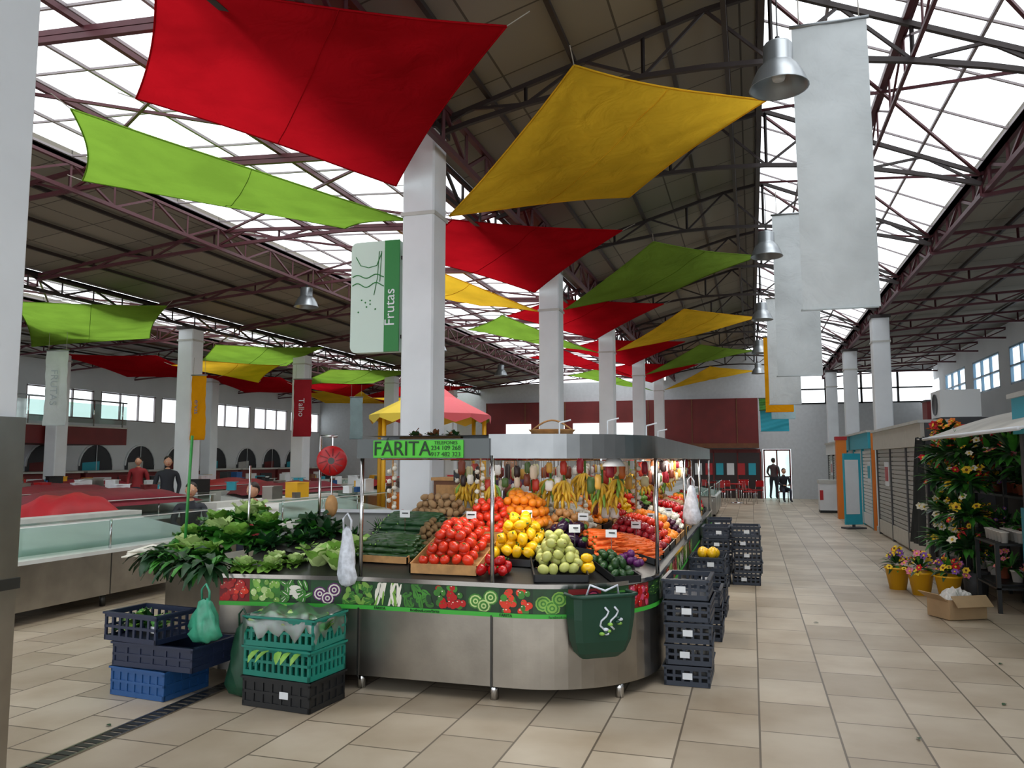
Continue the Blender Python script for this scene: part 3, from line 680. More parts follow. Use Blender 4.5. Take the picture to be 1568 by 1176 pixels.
pk=[mat('pack_%d'%i,c,.4) for i,c in enumerate(['#e8e4da','#c23a2a','#d9a84a','#7a3a26','#f0efe9','#9a2030','#d6cfa0','#52723a','#c96a28','#e9d9c0','#3a2a2a'])]
m=MB()
for line in (((-2.15,7.2),(-2.15,13.8)),((-.98,7.4),(-1.05,13.8)),((-2.6,7.1),(-1.1,7.1)),((-2.6,6.75),(-1.3,6.75)),((-2.9,8.2),(-1.9,8.2)),((-1.15,6.3),(-1.05,7.4))):
    a=Vector(line[0]);b_=Vector(line[1]); L=(b_-a).length; n=int(L/.09)
    for i in range(n):
        p=a+(b_-a)*(i+.5)/n
        for z in (1.52,1.36,1.2) if line[0][0] in (-2.15,-2.6,-2.9) and line[0][1]!=6.75 else (1.57,1.45):
            if R.random()<.3: continue
            w,h=R.uniform(.05,.08),R.uniform(.08,.14); c=(p.x+R.uniform(-.04,.04),p.y+R.uniform(-.04,.04),z+R.uniform(-.03,.03)); mt=R.choice(pk)
            m.ball(c,(w/2,.022,h/2),mt,8,6,Euler((0,0,R.uniform(-.5,.5))).to_matrix(),lambda q:1+.15*abs(q.x*q.z)*4)
            m.tube((c[0],c[1],c[2]+h/2-.01),(c[0],c[1],1.66),.002,cord,3)
    m.tube((a.x,a.y,1.65),(b_.x,b_.y,1.65),.01,chrome,5)
m.obj('hanging_packets')
m=MB()
for x,y in ((-3.1,6.6),(-2.6,7.0),(-1.5,7.3),(-1.0,7.2),(-2.3,6.7)):
    for i in range(14):
        t=i/14; i_gar(m,(x+.03*math.sin(i*2.1),y+.03*math.cos(i*2.1),1.6-t*.4),.024)
    m.tube((x,y,1.2),(x,y,1.68),.008,wood,5)
m.obj('garlic_braids')
m=MB(); m.b2(-2.95,-2.45,7.2,7.6,1.0,1.45,bwood); m.b2(-2.92,-2.48,7.19,7.2,1.04,1.41,wood); m.b2(-2.97,-2.43,7.18,7.62,1.45,1.48,wood); m.b2(-2.85,-2.45,7.2,7.6,0,1.0,white); m.obj('wooden_cabinet')
m=MB(); m.b2(-2.75,-2.45,6.95,7.15,1.17,1.3,dsteel); m.b2(-2.8,-2.4,6.9,7.18,1.3,1.32,steel); m.b2(-2.72,-2.48,6.93,6.95,1.2,1.27,white); m.tube((-2.6,7.1,1.3),(-2.6,7.1,1.5),.015,dsteel,6); m.b2(-2.7,-2.5,7.08,7.12,1.45,1.55,black); m.b2(-2.8,-2.4,6.85,7.18,0,1.17,white); m.obj('weighing_scale')
m=MB()
for x,y in [(-2.17,6.1),(-1.72,6.15),(-1.3,5.98),(-1.05,6.15),(-2.75,6.1),(-1.0,7.15),(-1.6,7.5),(-1.0,8.3),(-1.6,8.9),(-1.9,6.8),(-1.35,6.55),(-1.55,8.2),(-.95,9.5)]:
    z=zr(x,y)+.17; m.tube((x,y,z-.12),(x,y,z),.003,chrome,4); m.box((x,y-.003,z+.035),(.085,.004,.06),white,R.uniform(-.2,.3)); m.box((x,y-.007,z+.04),(.06,.002,.01),black,0)
m.obj('price_cards')
def bag(name,c,w,h,mt,n=10):
    m=MB(); c=Vector(c)
    prof=[(.012,h),(w*.2,h*.93),(w*.26,h*.8),(w*.36,h*.6),(w*.44,h*.38),(w*.47,h*.18),(w*.35,h*.04),(w*.1,0),(0,0)]
    vs=[]; n=16
    for (r,z) in prof:
        for j in range(n):
            t=2*math.pi*j/n; rr=r*(1+.22*math.sin(5*t+z*23)+R.uniform(-.12,.12)); vs.append(c+Vector((rr*math.cos(t),rr*.6*math.sin(t),z+R.uniform(-.01,.01))))
    m.add(vs,[(i*n+j,i*n+(j+1)%n,(i+1)*n+(j+1)%n,(i+1)*n+j) for i in range(len(prof)-1) for j in range(n)],mt,True)
    m.path([c+Vector((-.03,0,h-.02)),c+Vector((-.035,0,h+.06)),c+Vector((0,0,h+.1)),c+Vector((.03,0,h+.05)),c+Vector((.03,0,h-.02))],.008,mt,5)
    return m.obj(name)
bagw=mat('bag_white','#d3d8e2',.35,var=.25,vs=25)
bag('hanging_plastic_bag',(-2.84,5.29,.74),.15,.42,bagw)
bag('hanging_plastic_bag',(-.64,8.9,.95),.18,.42,bagw)
m=MB(); n=Vector((.52,-.73,0)).normalized(); tq=Vector((-n.y,n.x,0)); c=Vector((-1.06,5.5,0))+n*.03
def gp(u,d,z): return c+tq*u+n*d+Vector((0,0,z))
prof_=[(.74,.225,.17),(.6,.22,.16),(.45,.2,.14),(.37,.17,.11),(.33,.13,.07)]
vs=[]
for z,w,d in prof_:
    for u,dq in ((-w,0),(-w,d*.8),(-w*.8,d),(w*.8,d),(w,d*.8),(w,0)): vs.append(gp(u,dq,z))
m.add(vs,[(i*6+j,i*6+(j+1)%6,(i+1)*6+(j+1)%6,(i+1)*6+j) for i in range(4) for j in range(6)]+[(24,25,26,27,28,29)],green_d)
m.path([gp(u,d,.75) for u,d in ((-.23,0),(-.23,.14),(-.18,.175),(.18,.175),(.23,.14),(.23,0))],.014,green_d,6)
for uu in (-.02,.05): 
    m.path([gp(uu+.03*math.sin(k*1.3),.175-.004*k,.68-k*.03) for k in range(6)],.007,bagw,5)
for k in range(10): m.ball(gp(R.uniform(-.05,.1),.165,.62-R.random()*.12),(.02,.012,.012),R.choice([bagw,G2,green_d]),7,5)
m.path([gp(-.12,.1,.74),gp(-.1,.12,.82),gp(0,.14,.78),gp(.1,.12,.81),gp(.12,.1,.74)],.008,bagw,5)
m.obj('green_waste_bin')
m=MB(); m.lathe((-1.0,6.0,1.6),[(0,.06),(.05,.06),(.09,0),(.08,.0),(0,.03)],white,14); m.obj('canopy_lamp')
l=bpy.data.lights.new('canopy_light','AREA'); l.shape='RECTANGLE'; l.size=1.2; l.size_y=.12; l.energy=9; l.color=(1,.95,.86); o=bpy.data.objects.new('canopy_light',l); S.collection.objects.link(o); o.location=(-1.6,5.75,1.64)
l2=l.copy(); l2.size=.12; l2.size_y=5; l2.energy=25; o=bpy.data.objects.new('canopy_light.001',l2); S.collection.objects.link(o); o.location=(-.9,10,1.64)
m=MB(); m.lathe((-1.6,6.5,1.83),[(0,0),(.13,.0),(.19,.06),(.2,.07),(.17,.06),(.12,.02)],wood,18); m.path([(-1.78+.036*i,6.5,1.89+.09*math.sin(i*math.pi/10)) for i in range(11)],.008,wood,5); m.b2(-1.9,-1.3,6.3,6.7,1.815,1.83,steel); m.obj('wicker_basket')
m=MB()
for x,y,h in ((-1.3,5.5,.08),(-1.0,5.75,.1),(-.8,6.4,.09),(-.8,7.2,.07)): m.tube((x,y,1.83),(x,y,1.83+h),.006,white,5); m.tube((x,y,1.83+h),(x+.08,y+.02,1.83+h+.02),.006,white,5)
m.obj('canopy_hooks')
m=MB()
for x in (-2.5,-2.35,-2.2): clump(m,(x,5.75,1.83),14,.07,.04,[G3,bwood,G3],1,.6,.2)
m.b2(-2.6,-2.1,5.65,5.85,1.8,1.83,wood); m.obj('canopy_plant_tray')
m=MB(); c=Vector((-3.6,6.4,1.64)); T=Euler((math.pi/2,0,.35)).to_matrix()
m.lathe(c,[(0,-.06),(.11,-.06),(.13,-.03),(.135,.03),(.12,.05),(.04,.06),(0,.06)],redp,24,T); m.lathe(c,[(0,.062),(.03,.062)],dsteel,12,T)
for i in range(10):
    a=i*.628; m.tube(c+T@Vector((.04*math.cos(a),.04*math.sin(a),.06)),c+T@Vector((.11*math.cos(a+.2),.11*math.sin(a+.2),.055)),.006,predd,4)
m.tube(c+Vector((0,0,.13)),(c.x,c.y,1.86),.008,chrome,5); m.tube(c-Vector((0,0,.13)),c-Vector((0,0,.3)),.006,chrome,5)
m.ball(c-Vector((0,0,.4)),(.06,.05,.1),wood,10,7); m.tube((-3.72,6.4,.8),(-3.72,6.4,1.86),.013,chrome,6); m.tube((-3.72,6.4,1.86),(-3.55,6.4,1.86),.012,chrome,6)
m.obj('hanging_dial_scale')
m=MB(); m.tube((-4.5,5.6,.75),(-4.46,5.6,1.85),.012,mat('pole_green','#2f8a3c',.4),8); m.tube((-4.1,5.9,.8),(-4.1,5.9,1.6),.01,chrome,8); m.obj('green_pole')

# ---------- CRATES
def crate(m,x,y,z,w,d,h,mt,rz_=0,slat=.07,solid=False):
    Rm=Matrix.Rotation(rz_,4,'Z'); T=Matrix.Translation((x,y,z))
    def bx(cx,cy,cz,a,b_,c_):
        p=T@Rm@Vector((cx,cy,cz)); m.box(p,(a,b_,c_),mt,rz_)
    bx(0,0,.012,w-.02,d-.02,.014)
    for s_ in (-1,1):
        for zz,hh in ((.02,.035),(h*.5,.018),(h-.018,.034)):
            bx(0,s_*(d/2-.008),zz,w,.016,hh); bx(s_*(w/2-.008),0,zz,.016,d,hh)
        bx(0,s_*d/2,h-.008,w+.02,.022,.014); bx(s_*w/2,0,h-.008,.022,d+.02,.014)
        k=int(w/slat)
        for i in range(k+1):
            bx(-w/2+.01+(w-.02)*i/k,s_*(d/2-.008),h/2,.02,.012,h-.03)
        k=int(d/slat)
        for i in range(k+1):
            bx(s_*(w/2-.008),-d/2+.01+(d-.02)*i/k,h/2,.012,.02,h-.03)
        if solid: bx(0,s_*(d/2-.012),h/2,w-.01,.006,h-.02); bx(s_*(w/2-.012),0,h/2,.006,d-.01,h-.02)
def label(m,x,y,z,rz_=0): m.box((x,y,z),(.07,.003,.045),white,rz_)
def stack(name,x,y,n,w=.36,d=.5,h=.155,mt=crateg,jit=.01,rz0=0):
    m=MB()
    for i in range(n):
        jx,jy=R.uniform(-jit,jit),R.uniform(-jit,jit); crate(m,x+jx,y+jy,i*h,w,d,h-.006,mt,rz0+R.uniform(-.03,.03),.06)
        label(m,x+jx+R.uniform(-.05,.05),y+jy-d/2-.012,i*h+h*.5,rz0)
    m.obj(name)
stack('plastic_crate_stack',-.49,6.35,5,.33); stack('plastic_crate_stack',-.48,9.1,4); stack('plastic_crate_stack',-.48,7.9,3,.34); stack('plastic_crate_stack',-.1,11.4,5,.36); stack('plastic_crate_stack',-.49,11.2,5,.34); stack('plastic_crate_stack',-.49,12.6,5,.34)
heap('melon_crate',-.48,9.1,.3,.42,0,.06,rnd(yel,1,1,False),1,0,zf=lambda x,y:.57)
m=MB(); crate(m,-4.12,4.93,0,.5,.42,.2,bluep,-.1,.07,True); crate(m,-4.02,4.95,.2,.7,.45,.17,navy,-.05,.1,True); m.obj('blue_crate_stack')
m=MB(); crate(m,-4.2,4.9,.37,.5,.36,.2,navy,-.12,.07)
label(m,-4.03,4.72,.47,-.1)
for i in range(7): clump(m,(-4.38+R.random()*.34,4.83+R.random()*.15,.46),10,.14,.06,[G1,G2,G3],1.0,.9,.2)
m.obj('greens_crate')
m=MB(); crate(m,-3.05,4.97,0,.55,.4,.2,black,-.1,.07,True); label(m,-3.0,4.76,.1,-.1); m.obj('black_crate')
m=MB(); crate(m,-3.05,4.97,.2,.55,.4,.2,teal,-.12,.05); crate(m,-3.05,4.97,.4,.55,.4,.2,teal,-.05,.05)
for i in range(7):
    i_cab(m,(-3.26+(i%4)*.14,4.87+(i//4)*.18,.53),.075)
tn=glassy('teal_film','#7fd0b8',.25,.35)
def drape(m,cx,cy,w,d,z,drop,mt):
    N=14; vs=[]
    for i in range(N+1):
        for j in range(N+1):
            u=i/N-.5; v=j/N-.5; k=max(abs(u),abs(v)); zz=z+.02*math.sin(u*17+v*9)
            if k>.38: zz-=(k-.38)/.12*drop*(1+.3*math.sin(u*25+v*21))
            kk=min(1,.42/max(k,.001)) if k>.42 else 1
            vs.append((cx+u*kk*w*1.22,cy+v*kk*d*1.25,zz))
    m.add(vs,[(i*(N+1)+j,(i+1)*(N+1)+j,(i+1)*(N+1)+j+1,i*(N+1)+j+1) for i in range(N) for j in range(N)],mt,True)
drape(m,-3.05,4.97,.55,.4,.62,.13,tn)
for i in range(5): m.leaf((-3.2+.08*i,4.76,.38),(R.uniform(-.5,.5),-1,.1),.12,.05,G2,1.0)
m.obj('cabbage_crate_stack')
bag('green_plastic_bag',(-3.7,4.85,.38),.24,.3,mat('bag_green','#3f9a7a',.3,var=.25,vs=15))
bag('plastic_bag',(-3.48,4.98,.0),.22,.5,mat('bag_green2','#1f4a35',.4,var=.2,vs=15))

# ---------- LEFT COUNTERS
def counter(name,x,y0,y1,w=1.5,num=None):
    m=MB()
    m.b2(x-w,x,y0,y1,.14,.62,steel); 
    for y in [y0+.1+i*(y1-y0-.2)/3 for i in range(4)]:
        m.tube((x-.1,y,0),(x-.1,y,.14),.03,dsteel,8); m.tube((x-w+.1,y,0),(x-w+.1,y,.14),.03,dsteel,8); m.b2(x,x+.004,y-.005,y+.005,.14,.62,dsteel)
        m.tube((x-.03,y,.62),(x-.03,y,.98),.014,chrome,6)
    m.add([(x+.02,y0,.64),(x+.02,y1,.64),(x-w+.3,y1,.86),(x-w+.3,y0,.86),(x+.02,y0,.6),(x+.02,y1,.6),(x-w+.3,y1,.6),(x-w+.3,y0,.6)],[(0,1,2,3),(0,4,5,1),(1,5,6,2),(2,6,7,3),(3,7,4,0)],marble)
    m.b2(x-w,x-w+.3,y0,y1,.6,.95,concrete)
    m.b2(x-.035,x-.025,y0,y1,.68,.96,glass); m.b2(x-.25,x+.02,y0,y1,.975,.985,glass); m.tube((x+.02,y0,.98),(x+.02,y1,.98),.008,marble,4)
    o=m.obj(name)
    if num: text(num,.14,(x+.012,6.22,.42),(math.pi/2,0,math.pi/2),signG,o)
counter('fish_counter',-7.0,4.0,9.3,1.5,'28')
for x,ys in ((-7.2,((11.2,15.2),(18.6,22.5),(24,28))),(-10.1,((9.0,13.4),(15.2,19.4),(21,26))),(-13.4,((11,15.2),(17,21.4),(23,28))),(-16.6,((15,19),(21,25.5))),(-1.0,((17,21),(23,27)))):
    for a,b_ in ys: counter('fish_counter',x,a,b_,1.5)
def mound(name,cx,cy,w,d,z,h,mt):
    m=MB(); N=14; vs=[]
    for i in range(N+1):
        for j in range(N+1):
            u=i/N*2-1; v=j/N*2-1; hh=h*(1-u*u)**.5*(1-v**4)**.5 if abs(u)<1 and abs(v)<1 else 0
            vs.append((cx+u*w/2,cy+v*d/2,z+hh+(.03*math.sin(u*9+v*7)*(1-abs(u))) ))
    m.add(vs,[(i*(N+1)+j,(i+1)*(N+1)+j,(i+1)*(N+1)+j+1,i*(N+1)+j+1) for i in range(N) for j in range(N)],mt,True); m.obj(name)
rcl=mat('red_tarpaulin','#a8101c',.55,var=.1,vs=4); rcl2=mat('maroon_tarpaulin','#7a1226',.6,var=.15,vs=4)
mound('red_cloth_cover',-9.1,8.9,.9,1.4,.72,.45,rcl)
m=MB(); m.b2(-9.5,-8.65,8.2,9.6,0,.72,concrete); m.obj('covered_table')
for x,y,q in ((-10.8,11.2,rcl2),(-10.8,17.2,rcl2),(-14.1,13,rcl2),(-14.1,19,rcl),(-17.3,17,rcl2),(-10.8,23.5,rcl)): mound('cloth_counter_cover',x,y,1.5,3.6,.88,.25,q)
m=MB()
for i in range(110):
    x=R.choice([-7.9,-10.9,-14.1,-14.1,-17.2])+R.uniform(-.3,.3); y=R.uniform(11.4,25); s_=R.uniform(.08,.26); mt=R.choice([white,white,redp,bwood,black,steel,maroonw,bluep,tealb,yelp])
    m.box((x,y,.98+s_/2),(s_,s_*1.3,s_),mt,R.uniform(-.5,.5)); m.box((x,y,.98+s_+.006),(s_*1.06,s_*1.36,.012),mt,0)
m.obj('counter_clutter_boxes')
def chair(x,y,a,mt):
    m=MB(); Rm=Matrix.Translation((x,y,0))@Matrix.Rotation(a,4,'Z')
    for sx in (-.2,.2):
        for sy in (-.2,.2): m.tube(Rm@Vector((sx,sy,0)),Rm@Vector((sx*.95,sy*.95,.45)),.014,chrome,6)
        m.tube(Rm@Vector((sx*.95,.19,.45)),Rm@Vector((sx*.9,.25,.85)),.014,chrome,6)
    m.box(Rm@Vector((0,0,.46)),(.42,.42,.03),mt,a); m.box(Rm@Vector((0,.24,.72)),(.4,.03,.24),mt,a); m.obj('cafe_chair')
for i,(x,y) in enumerate([(-1.2,31),(-.1,31.2),(-.9,33.0),(.1,33),(-2.1,33.4),(-.3,34)]): chair(x,y,i*1.3,redp)
m=MB()
for x,y in ((-.6,32),(-1.5,33.9)): m.tube((x,y,.02),(x,y,.72),.03,chrome,8); m.lathe((x,y,0),[(.0,.74),(.35,.74),(.35,.71),(0,.71)],redp,20); m.lathe((x,y,0),[(0,.03),(.22,.02),(.22,0)],chrome,16)
m.obj('cafe_tables')
m=MB(); c=Vector((-7.0,16.9,.0)); H=.25; N=12; pink=mat('tent_pink','#e0606a',.6); ty=mat('tent_yellow','#ecd04a',.6)
for i in range(N):
    a0=2*math.pi*i/N; a1=2*math.pi*(i+1)/N; mt=[pink,G2,ty,ty,pink,ty,ty,ty,ty,pink,pink,pink][i]
    p=[c+Vector((1.4*math.cos(a),1.4*math.sin(a),2.4+H)) for a in (a0,a1)]; q=[c+Vector((.6*math.cos(a),.6*math.sin(a),2.8+H)) for a in (a0,a1)]; tpt=c+Vector((0,0,3.25+H))
    m.add([p[0],p[1],q[1],q[0]],[(0,1,2,3)],mt); m.add([q[0],q[1],tpt],[(0,1,2)],mt)
    d=Vector((0,0,-.14)); mid=(p[0]+p[1])/2+d*1.4; m.add([p[0],p[1],p[1]+d*.6,mid,p[0]+d*.6],[(0,1,2,3,4)],mt)
    if i%2==0: m.tube(c+Vector((1.28*math.cos(a0),1.28*math.sin(a0),0)),c+Vector((1.28*math.cos(a0),1.28*math.sin(a0),2.42+H)),.05,yelp,8)
m.lathe(c,[(0,.9),(1.0,.9),(1.0,.85),(.95,.1),(.95,0)],orange,24); m.ball(c+Vector((0,0,3.27+H)),.07,redp)
m.obj('carousel_tent_kiosk')

# ---------- RIGHT KIOSKS
beige=mat('kiosk_beige','#bab5aa',.6,var=.05); shut=mat('shutter_grey','#a9a7a2',.5,.2); kwhite=mat('kiosk_white','#d6d8d8',.6); dgrey=mat('dark_grey_paint','#46474a',.6)
def kiosk(y0,y1,h,body,fas,feat=0,x=2.7):
    m=MB(); m.b2(x+.06,x+2.6,y0,y1,0,h,body)
    n=max(1,round((y1-y0)/1.6))
    for i in range(n+1):
        y=y0+(y1-y0)*i/n; m.b2(x,x+.1,y-.05,y+.05,0,h,dgrey if feat!=1 else tealb)
    for i in range(n):
        a=y0+(y1-y0)*i/n+.07; b_=y0+(y1-y0)*(i+1)/n-.07
        z=.35
        while z<h-.45: m.b2(x+.02,x+.06,a,b_,z,z+.07,shut if feat!=1 else kwhite); z+=.085
        m.b2(x+.0,x+.08,a,b_,.05,.33,body); 
        if i%2==0: m.b2(x+.01,x+.02,a+.2,a+.7,1.1,1.6,white); m.b2(x+.005,x+.012,a+.25,a+.65,1.2,1.5,[tealb,orange,redp][i%3])
    m.b2(x-.06,x+.1,y0-.04,y1+.04,h-.38,h,fas); m.b2(x-.1,x+2.65,y0-.06,y1+.06,h,h+.05,concrete)
    m.b2(x,x+.12,y0-.08,y0-.02,0,h,[dgrey,orange,tealb][feat%3])
    m.obj('market_kiosk')
kiosk(26.6,31.8,2.2,kwhite,kwhite,0); kiosk(20.6,25.8,2.3,kwhite,tealb,1); kiosk(14.4,19.7,2.25,beige,beige,0); kiosk(6.6,9.7,2.3,kwhite,tealb,2,2.75)
m=MB(); m.b2(3.0,3.6,14.6,15.3,2.35,2.8,kwhite); m.b2(3.0,3.6,14.6,14.7,2.3,2.35,dgrey); m.b2(3.0,3.6,15.2,15.3,2.3,2.35,dgrey); m.lathe((2.99,14.95,2.57),[(0,0),(.18,0),(.18,.01)],dgrey,16,Euler((0,-math.pi/2,0)).to_matrix()); m.obj('air_conditioner_unit')
m=MB(); m.b2(3.05,3.4,15.9,16.3,2.3,2.7,maroonw); m.b2(3.03,3.42,15.88,16.32,2.7,2.73,dgrey); m.obj('rooftop_storage_box')
m=MB(); m.b2(2.95,5,9.0,9.08,2.35,3.0,tealb); m.b2(3.0,4.9,8.98,9.0,2.42,2.93,mat('poster_blue','#4a9ac0',.5)); m.b2(3.2,3.8,8.97,8.98,2.5,2.85,G2)
for i in range(8): m.tube((2.95,7.2+i*.22,2.35),(2.95,7.2+i*.22,3.0),.012,lampm,5)
m.tube((2.95,7.1,3.0),(2.95,8.9,3.0),.015,lampm,5)
m.obj('rooftop_advert_board')
m=MB(); m.b2(2.0,2.55,26.8,27.4,.08,1.0,white); m.b2(1.98,2.57,26.78,27.42,.9,1.02,concrete); m.b2(2.0,2.1,26.78,26.8,.4,.7,redp); m.b2(2.0,2.55,26.82,27.4,0,.08,black); m.obj('chest_freezer')
m=MB(); m.b2(2.28,2.55,24.2,24.5,0,2.25,orange); m.b2(2.26,2.57,24.18,24.52,2.2,2.3,redp); m.obj('orange_display_column')
m=MB()
m.box((2.3,20.9,.95),(.45,.06,1.7),tealb,.5); m.box((2.29,20.86,1.0),(.36,.02,1.3),white,.5); m.box((2.3,20.9,.02),(.5,.28,.04),dgrey,.5); m.box((2.3,20.9,.07),(.05,.05,.1),dgrey,.5); m.obj('advert_stand')
m=MB(); dk=mat('drape_dark','#1c201f',.8,var=.2,vs=6); N=12; vs=[]
for i in range(N+1):
    for j in range(11):
        t=i/N; u=j/10-.5; w=.35+.55*t; vs.append((2.55+.05*math.sin(j*1.9+t*2)-.12*t,13.9+u*w,1.95-t*1.6+.12*abs(u)*(1-t)))
m.add(vs,[(i*11+j,i*11+j+1,i*11+j+12,i*11+j+11) for i in range(N) for j in range(10)],dk,True)
m.tube((2.7,13.9,1.95),(2.5,13.9,1.97),.012,chrome,6); m.tube((2.7,13.9,0),(2.7,13.9,2.0),.02,dsteel,6)
m.obj('hanging_dark_tarpaulin')

# ---------- FLOWER STALL
E=empty('flower_stall')
m=MB(); m.b2(3.5,3.6,9.9,13.8,0,2.3,mat('stall_back','#24221f',.7)); m.b2(3.0,3.6,13.7,13.8,0,2.3,dgrey)
for z in (.27,.72,1.2,1.65):
    w=.95 if z<.5 else (.75 if z<1 else .5); m.b2(3.5-w-.0,3.5,10.1,12.8,z-.015,z+.015,black)
for y in (10.12,11.4,12.78):
    m.b2(2.55,2.59,y-.02,y+.02,0,.74,black); m.b2(3.0,3.04,y-.02,y+.02,0,1.7,black)
m.obj('shelving',E)
m=MB()
N=10; vs=[]
for i in range(N+1):
    t=i/N; x=2.2+1.5*t; z=1.92+.4*math.sin(t*1.5)
    for y in (7.8,9.8,11.8): vs.append((x,y,z+ (.0 if y!=9.8 else -.03)))
m.add(vs,[(i*3+j,i*3+j+1,i*3+j+4,i*3+j+3) for i in range(N) for j in range(2)],cloth('awning_white','#e6e2da',.3),True)
m.tube((2.2,7.8,1.92),(2.2,11.8,1.92),.02,white,8); m.tube((2.2,11.8,1.92),(3.6,11.8,2.3),.015,white,6); m.tube((2.2,7.8,1.92),(3.6,7.8,2.3),.015,white,6)
m.obj('awning',E)
m=MB(); m.b2(2.68,2.74,8.4,9.6,.2,1.15,mat('poster_teal','#1f7a8c',.5)); m.b2(2.67,2.68,8.55,9.4,.3,1.0,mat('poster_green','#6a9a5a',.5,var=.5,vs=8)); m.obj('side_poster',E)
fr=mat('flower_red','#c41420',.6); fw=mat('flower_white','#ece6d4',.6); fp=mat('flower_pink','#d87a94',.6); fy=mat('flower_yellow','#e8c22a',.6); fpu=mat('flower_purple','#7a4a9a',.6)
def flower(m,c,r,mt):
    c=Vector(c); n=Vector((R.uniform(-1,.2),R.uniform(-1,.2),R.uniform(.1,1))).normalized(); a=n.orthogonal().normalized(); b_=n.cross(a)
    for k in range(6):
        t=k*math.pi/3; d=a*math.cos(t)+b_*math.sin(t); s_=n.cross(d); m.add([c,c+d*r*.6+s_*r*.4+n*r*.25,c+d*r+n*r*.1,c+d*r*.6-s_*r*.4+n*r*.25],[(0,1,2,3)],mt)
    m.ball(c+n*r*.15,r*.28,fy if mt!=fy else bwood,6,4)
def arrangement(m,c,rad,h,mts,nl=40,nf=22,fr_=.05,lv=(G3,G1)):
    c=Vector(c)
    for i in range(nl):
        a=R.uniform(0,6.28); e=R.uniform(-.1,1.4); d=Vector((math.cos(a)*math.cos(e),math.sin(a)*math.cos(e),math.sin(e)*h/rad)); L=rad*R.uniform(.6,1.1)
        m.leaf(c+d*rad*.2,d,L,rad*.25,R.choice(lv),.7,3)
    for i in range(nf):
        a=R.uniform(0,6.28); e=R.uniform(-.1,1.5); p=c+Vector((math.cos(a)*math.cos(e)*rad,math.sin(a)*math.cos(e)*rad,math.sin(e)*h))*R.uniform(.65,1.0); flower(m,p,fr_*R.uniform(.8,1.3),R.choice(mts))
def potv(m,x,y,z,r,h,mt): m.lathe((x,y,z),[(0,0),(r*.7,0),(r,h),(r*1.08,h),(r*1.08,h*.9),(r*.92,h*.9),(r*.9,h*.95),(0,h*.85)],mt,14)
m=MB()
potm=[mat('pot_white','#cfcbc4',.5),mat('pot_terracotta','#8f4a30',.7),dgrey]
for i in range(9):
    for row,(xx,zz) in enumerate(((2.75,.29),(2.95,.74),(3.2,1.22))):
        y=10.3+i*.29; pm_=R.choice(potm); potv(m,xx+R.uniform(-.08,.08),y,zz,.07,.13,pm_)
        arrangement(m,(xx,y,zz+.14),.17,.2,[R.choice([fr,fw,fp,fy,fpu])],22,6 if R.random()<.6 else 0,.03)
for i in range(8): arrangement(m,(2.95+R.uniform(-.25,.1),10.2+i*.36,1.6+R.uniform(-.1,.2)),.32,.3,[fr,fr,fw,fp],60,10,.055)
m.obj('potted_flowers',E)
m=MB()
for y in (11.0,11.7,12.4): 
    for z in (.45,.85,1.25,1.6):
        arrangement(m,(2.5,y+R.uniform(-.1,.1),z+.1),.3,.3,[fr,fw,fr,fy] if z>1 else ([fw,fy,fw] if y>11.5 else [fr,fw,fy]),70,11,.05)
    m.tube((2.55,y,0),(2.55,y,1.8),.02,G3,6); m.lathe((2.55,y,0),[(0,0),(.12,0),(.15,.3),(.13,.3),(0,.28)],dgrey,14)
m.obj('flower_display_column',E)
for x,y in ((1.95,11.0),(2.2,10.75),(1.75,11.4)):
    m=MB(); m.lathe((x,y,0),[(0,0),(.1,0),(.15,.28),(.16,.28),(.16,.26),(.14,.26),(.1,.1),(0,.1)],yelp,18); arrangement(m,(x,y,.3),.2,.22,[fr,fp,fy,fpu,fy],34,24,.045); m.obj('flower_bucket',E)
m=MB(); arrangement(m,(2.75,13.1,2.0),.3,.25,[fr,orange,fr],30,26,.07); m.tube((2.75,13.1,1.7),(3.0,13.1,1.6),.02,dgrey,5); m.lathe((2.75,13.1,1.7),[(0,0),(.12,0),(.18,.2)],bwood,12); m.obj('hanging_flower_basket',E)
m=MB(); c=Vector((2.02,9.55,0)); ang=.5
Rz=Matrix.Rotation(ang,4,'Z')
for (ux,uy,a,b_) in ((0,-.16,.44,.01),(0,.16,.44,.01),(-.22,0,.01,.32),(.22,0,.01,.32)): m.box(c+Rz@Vector((ux,uy,.11)),(a,b_,.2),card,ang)
m.box(c+Vector((0,0,.012)),(.44,.32,.01),card,ang); m.box(c+Rz@Vector((-.28,0,.23)),(.14,.3,.008),card,ang,Matrix.Rotation(.6,4,'Y')); m.box(c+Rz@Vector((0,-.22,.2)),(.42,.14,.008),card,ang,Matrix.Rotation(.8,4,'X'))
N=12; vs=[]; foil=mat('crumpled_paper','#c4c0ba',.5,.1,var=.3,vs=8)
for i in range(N+1):
    for j in range(N+1):
        u=i/N-.5;v=j/N-.5; e=max(0,1-(2*u)**2)*max(0,1-(2*v)**2); vs.append(c+Rz@Vector((u*.42,v*.3,.12+e**.5*(.16+R.uniform(-.05,.05)))))
m.add(vs,[(i*(N+1)+j,(i+1)*(N+1)+j,(i+1)*(N+1)+j+1,i*(N+1)+j+1) for i in range(N) for j in range(N)],foil,False); m.obj('cardboard_box')
m=MB()
for i in range(12): potv(m,2.62+(i%2)*.16,10.0+(i//2)*.12,.745,.045,.12,potm[0])
m.b2(2.5,3.0,9.9,10.75,.72,.745,black); m.b2(2.5,2.54,9.9,9.94,0,.72,black); m.b2(2.5,2.54,10.7,10.74,0,.72,black); m.b2(2.96,3.0,9.9,9.94,0,.72,black);m.b2(2.96,3.0,10.7,10.74,0,.72,black); m.b2(2.5,3.0,9.9,10.75,.25,.27,black)
m.obj('vase_table',E)
m=MB()
